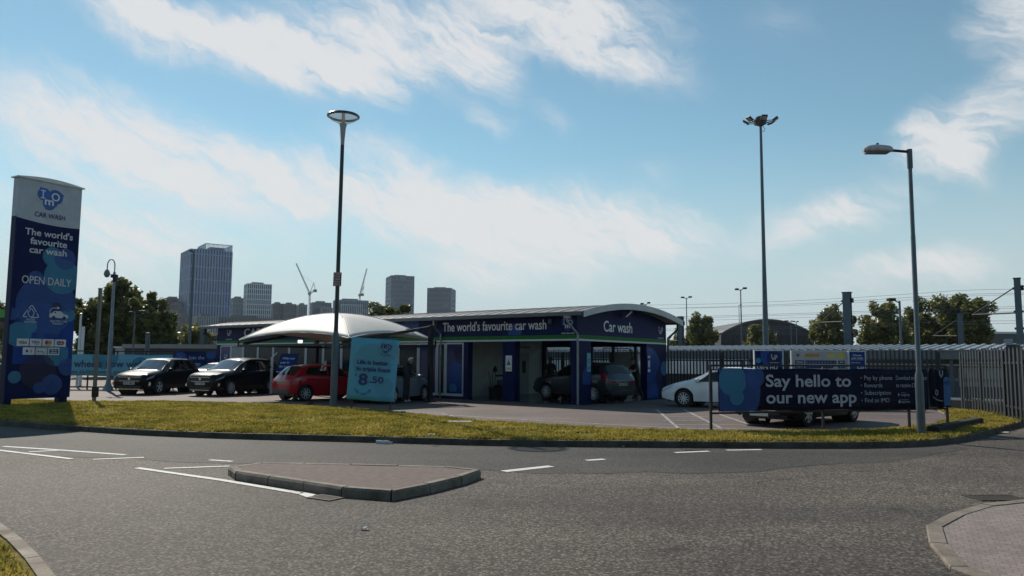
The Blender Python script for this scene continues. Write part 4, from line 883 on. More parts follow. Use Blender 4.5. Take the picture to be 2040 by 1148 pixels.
# ------------------------------------------------------------------ floodlight mast
fp = D(1526, 690, 60); fm_ = thing('floodlight_mast', 'very tall floodlight mast with a ring of lamps beyond the fence', 'mast', (fp.x, fp.y, -.35)); HM = CAMZ+(721.5-234)/FPX*60+.35
MB().lathe([(.27, 0), (.25, 2), (.15, 10), (.10, HM)], 16).build('mast', GREYP, fm_, smooth=40)
MB().lathe([(.1, HM-.35), (.42, HM-.15), (.5, HM+.1), (.45, HM+.38), (.2, HM+.5), (0, HM+.52)], 18).build('head_hub', M('mast_hub', (.045, .05, .058), .5), fm_, smooth=40)
MB().tube([(.12, -.1, HM-.3), (.28, -.2, HM-.6), (.2, -.15, HM-.8), (.1, -.1, HM-.75)], .02, 6).build('hanging_cable', DARKM, fm_)
for k, (a, fx_) in enumerate(((205, 0), (155, 0), (-25, 0), (25, 0), (270, 1), (90, 1))):
    ca, sa = math.cos(R(a)), math.sin(R(a)); r_ = .95 if not fx_ else .7; c_ = V((ca*r_, sa*r_, HM+.08))
    MB().bar((ca*.4, sa*.4, HM+.1), c_, .035).bar((ca*.4, sa*.4, HM-.05), c_-V((0, 0, .1)), .03).build('bracket', DARKM, fm_)
    rr_ = V((ca, sa, 0)); tt = V((-sa, ca, 0)); tilt = rr_*.82+V((0, 0, .57)); nn_ = tt.cross(tilt).normalized()
    if nn_.z > 0: nn_ = -nn_
    m = MB(); m.prism([c_-tt*.24-tilt*.05, c_+tt*.24-tilt*.05, c_+tt*.24+tilt*.42, c_-tt*.24+tilt*.42], nn_*.14); fo = m.build('floodlight', DARKM, fm_, bevel=.02)
    m = MB(); q = c_+nn_*.143; m.prism([q-tt*.18+tilt*.02, q+tt*.18+tilt*.02, q+tt*.18+tilt*.35, q-tt*.18+tilt*.35], nn_*.01); m.build('lens', M('flood_lens', (.30, .25, .24), .25), fo)

# ------------------------------------------------------------------ teal banner, posts, CCTV column at the left
Y2 = 40.5; lA, lB = D(60, 750, Y2), D(345, 750, Y2); Lb = lB.x-lA.x
tf = thing('barrier_rail', 'long black barrier rail behind the dark parked cars', 'barrier', (lA.x, Y2, FZ)); zb_ = .98
for x in np.linspace(0, Lb, 6): MB().beam((x, .04, 0), (x, .04, 2.02), .06, .06).build('post', DARKM, tf)
MB().beam((0, .04, 2.0), (Lb, .04, 2.0), .06, .06).beam((0, .04, .12), (Lb, .04, .12), .1, .08).build('rail', DARKM, tf)
tb = thing('teal_banner', 'long teal banner welcoming wide wheels tied to the barrier', 'banner', (lA.x, Y2, FZ))
m = MB()
for i in range(31):
    for j in range(5): m.v.append((.05+(Lb-.1)*i/30, -.02+.012*math.sin(i*1.3+j), .70+1.12*j/4+.015*math.sin(i*.7)))
m.f = [(i*5+j, (i+1)*5+j, (i+1)*5+j+1, i*5+j+1) for i in range(30) for j in range(4)]; m.m = [0]*120
o_ = m.build('vinyl_sheet', TEAL2, tb, smooth=60); o_.modifiers.new('solid', 'SOLIDIFY').thickness = .005
def lx(px): return (px-1020)/FPX*Y2-lA.x
m = MB(); put_text(m, 'wide wheels now welcome', (lx(108), -.045, 1.16), h=.36, w=lx(332)-lx(108), bold=.022); m.build('lettering', M('teal_banner_ink', (.012, .05, .14), .5), tb); m = MB(); put_text(m, 'includes SUVs, vans, performance cars', (lx(118), -.045, .84), h=.17, w=lx(330)-lx(118), bold=0)
m.build('lettering', M('teal_banner_ink', (.012, .05, .14), .5), tb)
bubbles('bubble_print', tb, [(lx(215), 1.75, .7, 0), (lx(285), 1.2, .5, 0)], (.06, Lb-.06, .72, 1.8), (0, -.04, 0), FRONT, 0, [alpha_mat('bubble_deep_teal', (.02, .20, .32), .45)])
cp = D(215, 776, 38.5); ct = thing('camera_column', 'tall grey CCTV column with gooseneck dome camera', 'camera column', (cp.x, cp.y, FZ))
HC = CAMZ+(712-545)/FPX*38.5
MB().lathe([(.28, 0), (.26, .05), (.12, .38), (.105, .5), (.1, 3.0), (.075, 3.1), (.065, HC)], 16).build('column', M('cctv_grey', (.17, .21, .24), .45, .2), ct, smooth=40)
gn = [V((0, 0, HC))]+[V((-.19+.19*math.cos(a), 0, HC+.35+.3*math.sin(a))) for a in np.linspace(0, math.pi, 10)]+[V((-.38, 0, HC+.12))]
MB().tube(gn, .028, 8).build('gooseneck', M('cctv_blue_grey', (.12, .16, .22), .45), ct, smooth=60)
MB().lathe([(.04, HC+.14), (.1, HC+.08), (.15, HC-.06), (.15, HC-.12), (.09, HC-.24), (0, HC-.28)], 16, (-.38, 0, 0)).build('dome_camera', M('dome_grey', (.14, .15, .20), .35), ct, smooth=40)
MB().box(-.03, .16, -.1, .1, HC-.5, HC-.12).box(-.16, -.05, -.08, .08, HC-.28, HC-.1).build('control_box', DARKM, ct, bevel=.02)
q = G(187, 803, .12); t = thing('square_post', 'slim square grey steel post on the grass beside the pylon', 'post', (q.x, q.y, .08))
MB().box(-.05, .05, -.05, .05, -.4, 4.15).build('shaft', M('weathered_post', (.17, .17, .16), .55, .2), t); MB().box(-.07, .12, -.07, .07, .25, .62).build('junction_box', DARKM, t, bevel=.01)
MB().box(-.06, .06, -.06, .06, 4.15, 4.18).build('cap', GALV, t)

# ------------------------------------------------------------------ cars
def lerp(tab, d): return float(np.interp(d, [p[0] for p in tab], [p[1] for p in tab]))
class Car:
    def __init__(s, L, W, wb, fo, r, top, belt, cab, tw=.74, sill=.24):
        s.L, s.W, s.r, s.top, s.belt, s.cab, s.tw, s.sill = L, W/2, r, top, belt, cab, tw, sill
        s.dw = (fo, fo+wb); s.ra = r+.055
    def sm(s, tab, d, k=.06): return sum(lerp(tab, d+o)*w for o, w in ((-k, .25), (0, .5), (k, .25)))
    def hw(s, d):
        f = min(1, max(0, d/.55)); b = min(1, max(0, (s.L-d)/.5))
        return s.W*(.76+.24*math.sqrt(max(0, 1-(1-f)**2)))*(.84+.16*math.sqrt(max(0, 1-(1-b)**2)))
    def zl(s, d):
        z = s.sill+.10*max(0, (.5-d)/.5)+.10*max(0, (d-s.L+.5)/.5)
        for c in s.dw:
            if abs(d-c) < s.ra: z = max(z, s.r+math.sqrt(s.ra**2-(d-c)**2))
        return z
    def sec(s, d):
        w = s.hw(d); zt = s.sm(s.top, d); cab = zt > s.sm(s.belt, d)+.16
        zb = min(s.sm(s.belt, d), zt-.09); h = max(0, zt-zb); k = min(1, max(0, (h-.09)/.28))
        we = w*(.86*(1-k)+s.tw*k); ze = zt-.035-.035*k; zl = s.zl(d); zm = max(zl+.03, .42*zb+.2)
        return [(w*.955, zl), (w*1.0, max(zm, zl+.02)), (w*.985, zb-.06 if zb-.06 > zm else zb-.01), (w*.955, zb), (we, ze), (we*.6, zt-.012), (0, zt)]
    def S(s, d, v):
        p = s.sec(d); i = min(5, int(v)); t = v-i
        return p[i][0]*(1-t)+p[i+1][0]*t, p[i][1]*(1-t)+p[i+1][1]*t
    def P(s, d, v, sg, off=0.):
        y, z = s.S(d, v); p = V((s.L/2-d, sg*y, z))
        if off:
            e = .01; a = V((s.L/2-d-e, *s.S(d+e, v)))-V((s.L/2-d+e, *s.S(d-e, v))); v2 = min(5.99, v+.03); v1 = max(0, v-.03)
            b = V((0, *s.S(d, v2)))-V((0, *s.S(d, v1))); n = b.cross(a)
            if n.length > 1e-9:
                n.normalize()
                if n.y < 0 and v < 4.3: n = -n
                if v >= 4.3 and n.z < 0: n = -n
                p += V((n.x, sg*n.y, n.z))*off
        return p
    def body(s, name, paint, parent):
        ds = sorted(set([round(s.L*i/64, 4) for i in range(65)]+[0.02, .05, s.L-.02, s.L-.05]+[c+o for c in s.dw for o in (-s.ra, -s.ra*.97, -s.ra*.8, -s.ra*.5, 0, s.ra*.5, s.ra*.8, s.ra*.97, s.ra)]))
        ds = [d for d in ds if 0 <= d <= s.L]; n = len(ds); mb = MB()
        for sg in (1, -1):
            rows = [[s.P(d, v, sg) for v in range(7)] for d in ds]
            mb.add([p for r_ in rows for p in r_], [(i*7+k, i*7+k+1, (i+1)*7+k+1, (i+1)*7+k) for i in range(n-1) for k in range(6)])
        for d in (ds[0], ds[-1]):
            a = [s.P(d, v, 1) for v in range(7)]; b = [s.P(d, v, -1) for v in range(7)]
            for k in range(6): mb.add([a[k], a[k+1], b[k+1], b[k]], [(0, 1, 2, 3)])
        me_o = mb.build(name, paint, parent)
        bm = bmesh.new(); bm.from_mesh(me_o.data); bmesh.ops.remove_doubles(bm, verts=bm.verts, dist=.0008); bmesh.ops.recalc_face_normals(bm, faces=bm.faces); bm.to_mesh(me_o.data); bm.free()
        me_o.data.polygons.foreach_set('use_smooth', [True]*len(me_o.data.polygons)); me_o.data.set_sharp_from_angle(angle=R(38)); return me_o
    def patch(s, mb, d0, d1, v0, v1, off=.006, sg=(1, -1), n=(10, 5), d0t=None, d1t=None, mi=0):
        """patch on the skin; d0t/d1t are the ends at the upper edge"""
        d0t = d0 if d0t is None else d0t; d1t = d1 if d1t is None else d1t
        for q in sg:
            vs = []
            for i in range(n[0]+1):
                for j in range(n[1]+1):
                    t = j/n[1]; a = d0*(1-t)+d0t*t; b = d1*(1-t)+d1t*t; vs.append(s.P(a+(b-a)*i/n[0], v0+(v1-v0)*t, q, off))
            w = n[1]+1; mb.add(vs, [(i*w+j, (i+1)*w+j, (i+1)*w+j+1, i*w+j+1) for i in range(n[0]) for j in range(n[1])], mi)
def wheel(parent, x, y, r, sg, spokes, w=.21, rimm=None):
    mb = MB(); c = (x, y, r)
    mb.lathe([(r*.66, w*.42*sg), (r*.72, w*.5*sg), (r*.94, w*.48*sg), (r, w*.38*sg), (r, -w*.38*sg), (r*.94, -w*.5*sg), (r*.5, -w*.5*sg)], 30, c, 'y')
    t = mb.build('wheel', RUBBER, parent, smooth=40)
    q = MB(); yo = y+w*.40*sg
    q.lathe([(r*.69, w*.44*sg), (r*.66, w*.46*sg), (r*.62, w*.40*sg)], 30, c, 'y'); q.lathe([(r*.62, w*.40*sg), (r*.58, w*.25*sg), (r*.58, 0)], 30, c, 'y', 1)
    for k in range(spokes):
        a = 2*math.pi*k/spokes+.3; da = .075 if spokes > 7 else .12
        pts = [(r*.10*math.cos(a-.9), r*.10*math.sin(a-.9)), (r*.64*math.cos(a-da*.8), r*.64*math.sin(a-da*.8)), (r*.64*math.cos(a+da*.8), r*.64*math.sin(a+da*.8)), (r*.10*math.cos(a+.9), r*.10*math.sin(a+.9))]
        q.prism([V((x+u_, yo, r+v_)) for u_, v_ in pts], (0, .03*sg, 0))
    q.lathe([(.0, w*.45*sg), (r*.16, w*.45*sg), (r*.18, w*.36*sg)], 16, c, 'y')
    q.build('rim', [rimm or ALLOY, BLACKP], t, smooth=35)
    d = MB(); d.lathe([(0, w*.18*sg), (r*.6, w*.18*sg)], 20, c, 'y'); d.build('brake_disc', DARKM, t)
def make_car(name, label, loc, f, spec, paint, spokes=8, style='suv', plate='', rearplate='', wind=None, rimm=None, rails=False, cat='car'):
    c = Car(**spec); f = V((f[0], f[1], 0)).normalized(); rz = math.atan2(f.y, f.x)
    t = thing(name, label, cat, loc, rz); L_, W_, r = c.L, c.W, c.r
    c.body('body', paint, t)
    MB().box(-L_/2+.25, L_/2-.25, -W_*.72, W_*.72, c.sill-.03, .60).build('underbody', BLACKP, t)
    a, b, e, g = c.cab                                             # cowl, roof start, roof end, rear window foot
    wh = [(c.dw[0], 1), (c.dw[0], -1), (c.dw[1], 1), (c.dw[1], -1)]
    for d, sg in wh:
        wheel(t, L_/2-d, sg*(c.hw(d)-.115), r, sg, spokes, rimm=rimm)
    for d in c.dw:                                                 # wheel arch lips and liners
        for sg in (1, -1):
            am = MB(); pp = [c.P(d+c.ra*math.cos(q)*.995, .0, sg, .004) for q in np.linspace(.12, math.pi-.12, 15)]
            am.tube(pp, .022 if style == 'suv' else .012, 6); x = L_/2-d
            am.lathe([(c.ra, min(sg*W_*.9, sg*W_*.4)), (c.ra, max(sg*W_*.9, sg*W_*.4))], 20, (x, 0, r), 'y'); am.build('wheel_arch', BLACKP, t, smooth=40)
    if style == 'suv':
        cl = MB(); c.patch(cl, c.dw[0]+c.ra+.02, c.dw[1]-c.ra-.02, 0, .5, .007); c.patch(cl, .02, c.dw[0]-c.ra, 0, .45, .007, n=(6, 3)); c.patch(cl, c.dw[1]+c.ra, L_-.02, 0, .55, .007, n=(6, 3)); cl.build('cladding', BLACKP, t, smooth=40)
    m = MB(); c.patch(m, a+.03, b-.03, 4.12, 6, .006, n=(10, 8)); m.build('windscreen', wind or WIND, t, smooth=60)
    m = MB(); c.patch(m, e+.05, g-.03, 4.15, 6, .006, n=(8, 8)); m.build('rear_window', DGLASS, t, smooth=60)
    mid = a+(g-a)*.47; bp = .045
    re = e-.10 if style != 'saloon' else e
    for q1 in (1, -1):
        sd = (q1,)
        m = MB(); c.patch(m, a+.32, mid-bp, 3.12, 3.86, .006, sd, d0t=b-.18, n=(10, 5)); m.build('front_side_window', DGLASS, t, smooth=60)
        m = MB(); c.patch(m, mid+bp, min(re+.1, g-.35), 3.12, 3.86, .006, sd, d1t=re-.12, n=(10, 5)); m.build('rear_side_window', DGLASS, t, smooth=60)
        m = MB(); c.patch(m, a+.32, min(re+.12, g-.33), 3.03, 3.11, .008, sd, n=(16, 1)); m.build('window_trim', CHROME if style == 'suv' else BLACKP, t, smooth=60)
        m = MB(); c.patch(m, .04, .42, 2.0, 2.95, .008, sd, d0t=.10, d1t=.55, n=(6, 4)); m.build('headlight', LENS if paint is not WHT else M('clear_lamp_lens', (.5, .52, .55), .08, spec=.8), t, smooth=60)
        m = MB(); tl0 = L_-.40; c.patch(m, tl0, L_-.02, 1.7, 3.25, .010, sd, n=(6, 6), d0t=tl0-.05, d1t=L_-.24); wr = c.hw(L_)
        m.box(-L_/2-.012, -L_/2+.03, min(q1*wr*.98, q1*wr*.62), max(q1*wr*.98, q1*wr*.62), c.S(L_, 1.9)[1], min(c.S(L_, 2.9)[1], c.S(L_, 1.9)[1]+.2)); m.build('tail_light', TAIL, t, smooth=50)
    lo = .55 if style == 'suv' else .1
    for sd in ((1,), (-1,)):
      for nm, (u0, u1) in (('front_door', (c.dw[0]+c.ra+.08, mid)), ('rear_door', (mid+.012, min(c.dw[1]-.05, c.dw[1]-c.ra+.35)))):
        m = MB(); c.patch(m, u0, u1, max(lo, .5) if nm == 'rear_door' else lo, 2.98, .004, sd, n=(8, 8), d1t=u1+(.1 if nm == 'rear_door' else 0)); do = m.build(nm, paint, t, smooth=50)
        m = MB(); hx = u1-.28; c.patch(m, hx, hx+.2, 2.05, 2.4, .03, sd, n=(4, 2)); m.build('handle', paint, do, smooth=50)
        m = MB(); c.patch(m, u1+.0, u1+.012, lo, 2.98, .0055, sd, n=(1, 8)); m.build('seam', BLACKP, do)
    for sg in (1, -1):
        p = c.P(a+.42, 3.05, sg); m = MB(); q = p+V((0, sg*.13, .07))
        m.lathe([(0, -.09), (.07, -.08), (.085, 0), (.06, .08), (0, .1)], 10, q, 'y'); m.bar(p, q, .03); m.build('mirror', paint, t, smooth=60)
    wf = c.hw(0); zf = c.sm(c.top, 0)
    m = MB(); m.box(L_/2-.03, L_/2+.012, -wf*.80, wf*.80, zf-.24, zf-.06); gr = m.build('grille', BLACKP, t, bevel=.02)
    m = MB(); m.box(L_/2, L_/2+.018, -wf*.78, wf*.78, zf-.075, zf-.055); m.box(L_/2, L_/2+.018, -wf*.7, wf*.7, zf-.255, zf-.235); m.lathe([(0, .022), (.06, .022), (.065, .0)], 16, (L_/2, 0, zf-.14), 'x'); m.build('grille_bar', CHROME, gr)
    m = MB(); m.box(L_/2-.03, L_/2+.010, -wf*.85, wf*.85, .30, .42); m.build('air_intake', BLACKP, t, bevel=.02)
    m = MB(); m.box(L_/2, L_/2+.02, -.26, .26, zf-.40, zf-.29); pl = m.build('front_plate', PLATEW, t)
    if style == 'suv':
        for q1 in (1, -1): m = MB(); p = c.P(.16, .9, q1, .01); m.lathe([(0, .012), (.055, .012), (.065, 0), (.085, .004), (.09, -.02)], 14, p, 'x'); m.build('fog_lamp', CHROME, t, smooth=50)
        MB().box(L_/2, L_/2+.022, -wf*.75, wf*.75, .255, .285).build('bumper_trim', CHROME, t)
    FR = (V((0, 1, 0)), V((0, 0, 1)), V((1, 0, 0)))
    if plate: m = MB(); put_text(m, plate, (L_/2+.024, 0, zf-.38), h=.075, w=.46, align='c', fr=FR, bold=.02); m.build('plate_number', BLACKP, pl)
    wr = c.hw(L_); BK = (V((0, -1, 0)), V((0, 0, 1)), V((-1, 0, 0)))
    m = MB(); m.box(-L_/2-.015, -L_/2, -.26, .26, .66 if style != 'saloon' else .62, .77 if style != 'saloon' else .73); pl = m.build('rear_plate', PLATEY, t)
    if rearplate: m = MB(); put_text(m, rearplate, (-L_/2-.019, 0, .68), h=.075, w=.46, align='c', fr=BK, bold=.02); m.build('plate_number', BLACKP, pl)
    m = MB(); m.box(-L_/2-.02, -L_/2+.03, -wr*.95, wr*.95, .28, .46); m.build('rear_bumper', BLACKP, t, bevel=.03)
    m = MB(); p = c.P(e-.12, 6, 1); m.bar(p, p+V((-.12, 0, .14)), .012); m.build('aerial', BLACKP, t)
    if rails:
        m = MB()
        for sg in (1, -1): m.tube([c.P(d_, 4.2, sg, .035 if 0 < k_ < 7 else .0) for k_, d_ in enumerate(np.linspace(b+.1, e-.02, 8))], .016, 6)
        m.build('roof_rail', CHROME, t, smooth=60)
    return t
SUV = dict(L=4.50, W=1.84, wb=2.68, fo=.90, r=.345, cab=(1.18, 2.02, 4.08, 4.39), tw=.73, sill=.26,
           top=[(0, .86), (.10, .93), (.5, 1.02), (1.1, 1.10), (1.2, 1.13), (1.98, 1.585), (2.35, 1.655), (2.9, 1.665), (3.7, 1.635), (4.12, 1.57), (4.40, 1.12), (4.46, 1.0), (4.5, .92)],
           belt=[(0, .72), (.6, .92), (1.3, 1.02), (3.0, 1.06), (4.1, 1.11), (4.5, .98)])
XSUV = dict(SUV, L=4.64, wb=2.70, fo=.93, cab=(1.2, 2.05, 4.15, 4.51), r=.355,
            top=[(0, .88), (.10, .97), (.5, 1.05), (1.1, 1.12), (1.22, 1.15), (2.0, 1.60), (2.4, 1.69), (3.0, 1.70), (3.8, 1.66), (4.2, 1.59), (4.52, 1.13), (4.56, 1.02), (4.64, .94)])
QSUV = dict(SUV, L=4.32, W=1.80, wb=2.63, fo=.88, cab=(1.12, 1.95, 3.88, 4.21), r=.34, tw=.72,
            top=[(0, .84), (.1, .92), (.5, 1.0), (1.05, 1.08), (1.15, 1.11), (1.9, 1.53), (2.3, 1.605), (2.8, 1.61), (3.5, 1.58), (3.92, 1.52), (4.22, 1.10), (4.28, .99), (4.32, .92)],
            belt=[(0, .70), (.6, .9), (1.3, 1.0), (2.9, 1.06), (3.8, 1.13), (4.32, .98)])
HATCH = dict(L=3.95, W=1.72, wb=2.49, fo=.80, r=.30, cab=(1.0, 1.75, 3.35, 3.78), tw=.73, sill=.22,
             top=[(0, .68), (.1, .77), (.45, .88), (.9, .97), (1.05, 1.02), (1.72, 1.40), (2.1, 1.475), (2.5, 1.48), (3.1, 1.435), (3.4, 1.38), (3.78, 1.0), (3.86, .94), (3.95, .86)],
             belt=[(0, .56), (.5, .80), (1.1, .90), (2.4, .97), (3.4, 1.05), (3.95, .9)])
AURIS = dict(HATCH, L=4.30, W=1.76, wb=2.60, fo=.92, r=.315, cab=(1.05, 2.0, 3.6, 4.1), tw=.71,
             top=[(0, .66), (.1, .74), (.5, .88), (1.0, .99), (1.12, 1.03), (1.95, 1.40), (2.35, 1.465), (2.75, 1.47), (3.3, 1.43), (3.65, 1.36), (4.1, 1.0), (4.2, .94), (4.3, .85)],
             belt=[(0, .55), (.5, .78), (1.2, .89), (2.7, .95), (3.7, 1.02), (4.3, .9)])
SALOON = dict(AURIS, L=4.6, wb=2.75, fo=.9, cab=(1.15, 2.0, 3.3, 4.2),
              top=[(0, .66), (.1, .74), (.5, .86), (1.1, .98), (1.2, 1.01), (1.95, 1.37), (2.35, 1.43), (2.8, 1.43), (3.3, 1.37), (4.2, 1.06), (4.45, 1.04), (4.6, .9)],
              belt=[(0, .55), (.5, .78), (1.2, .88), (2.7, .94), (3.7, .99), (4.6, .9)])
BLK = car_paint('black_car_paint', (.003, .003, .005), 0, .25); BLK2 = car_paint('blue_black_car_paint', (.003, .004, .007), 0, .25); RED = car_paint('red_car_paint', (.42, .006, .018), 0)
WHT = car_paint('white_car_paint', (.84, .84, .84), 0); GRY = car_paint('grey_car_paint', (.045, .06, .075), .5); SLV = car_paint('silver_blue_car_paint', (.22, .28, .34), .5); SIL = car_paint('silver_car_paint', (.42, .44, .46), .6)
F3 = lambda x, y: (x, y, FZ+.004)
make_car('parked_car', 'black SUV with roof rails and five spoke wheels, nearest the teal banner', F3(-16.75, 36.5), (-.13, -.99), SUV, BLK, 5, 'suv', 'AF24 RMC', rails=True)
make_car('parked_car', 'black SUV with V grille and ten spoke wheels parked beside the vacuum unit', F3(-12.85, 35.9), (-.35, -.94), XSUV, BLK2, 10, 'suv', 'ET17 USZ')
make_car('parked_car', 'silver car seen from behind between the two black SUVs', F3(-16.5, 44.2), (.32, .95), SALOON, SIL, 5, 'saloon')
make_car('parked_car', 'red hatchback half under the white canopy', F3(-7.75, 31.95), (.72, .69), HATCH, RED, 8, 'hatch', '', 'FV09 NXJ')
make_car('parked_car', 'silver blue hatchback under the canopy beside the standing man', F3(-4.75, 30.65), (.35, .94), HATCH, SLV, 6, 'hatch')
qc = G(1187, 803, FZ); qf = V((-.68, .73, 0)); qn = V((-.73, -.68, 0)); qn = V((.73, .68, 0))
make_car('parked_car', 'dark grey SUV standing inside the wash bay, tail towards the gable opening', (3.3+.73*.78-.68*1.31, 30.65+.68*.78+.73*1.31, FZ+.03), qf, QSUV, GRY, 10, 'suv', '', 'LG12 OXV')
make_car('parked_car', 'white hatchback waiting by the palisade, half behind the app banner', (6.39+.85*1.28+.5*.75, 28.5-.53*1.28+.85*.75, FZ+.004), (-.85, .53), AURIS, WHT, 10, 'hatch')
make_car('parked_car', 'dark car mostly hidden behind the app banner, wheels showing below', (8.6-.67*.78, 20.95+.74*.78, FZ+.004), (-.74, -.67), dict(AURIS, W=1.78, wb=2.7, L=4.4, r=.32), BLK2, 7, 'hatch')

# England flag on the red car
t = thing('car_flag', 'small white flag with a red cross clipped to the red hatchback', 'flag', (-7.48, 30.95, 1.30))
MB().bar((0, 0, 0), (-.0, 0, .42), .008).build('stick', OFFW, t)
m = MB(); m.add([(-.0, 0, .42), (-.17, -.03, .16), (-.26, .02, -.03), (-.02, 0, -.02), (-.0, 0, .2)], [(0, 1, 2, 3, 4)]); o_ = m.build('cloth', M('flag_white', (.6, .6, .6), .7), t); o_.modifiers.new('solid', 'SOLIDIFY').thickness = .004
m = MB(); m.add([(-.0, -.012, .22), (-.15, -.04, .1), (-.2, -.03, .03), (-.0, -.012, .14)], [(0, 1, 2, 3)]); m.add([(-.06, -.016, .3), (-.1, -.03, .24), (-.13, -.02, -.02), (-.09, -.016, -.02)], [(0, 1, 2, 3)]); m.build('cross', M('flag_red', (.4, .01, .02), .7), t)

# vacuum unit with slanted screen
vp = D(578, 790, 36.8); t = thing('vacuum_unit', 'blue and black vacuum machine with slanted advert panel and hoses', 'vacuum', (vp.x-.28, vp.y, FZ), R(8))
MB().box(-.38, .38, -.25, .3, 0, 1.05).build('cabinet', NAVY2, t, bevel=.03)
m = MB(); m.prism([V((-.45, -.32, 1.05)), V((.38, -.32, 1.05)), V((.62, .12, 1.92)), V((-.22, .12, 1.92))], (.0, .08, 0)); m.build('panel', DARKM, t)
def slp(a, b): return V((-.45+.83*a+.24*b, -.325+.44*b-.01, 1.05+.87*b))
m = MB(); m.add([slp(*q) for q in ((.07, .06), (.93, .06), (.93, .94), (.07, .94))], [(0, 1, 2, 3)]); m.build('poster', ROYAL, t)
PF = ((V((1, 0, 0))), V((.24, .44, .87)).normalized(), V((0, -.87, .44)).normalized()); m = MB()
for k, s_ in enumerate(('Why not', 'pop in', 'for a vac')): put_text(m, s_, slp(.16, .68-.22*k)+V((0, -.012, 0)), h=.11, fr=PF, bold=.02)
m.build('lettering', WHITE, t)
m = MB(); m.beam((-.62, 0, 0), (-.62, 0, 1.75), .12, .12); m.build('hose_post', OFFW, t)
m = MB(); m.tube([V((-.66-.25*math.sin(q), -.05, 1.3-1.2*q/3)) for q in np.linspace(0, 3, 14)], .04, 8); m.tube([V((-.75-.2*math.sin(q), .1, 1.45-1.35*q/3)) for q in np.linspace(0, 3, 14)], .04, 8); m.build('hose', BLACKP, t, smooth=60)
m = MB(); m.bar((-.62, 0, 1.7), (-.4, -.05, 1.95), .02); m.build('bracket', OFFW, t)

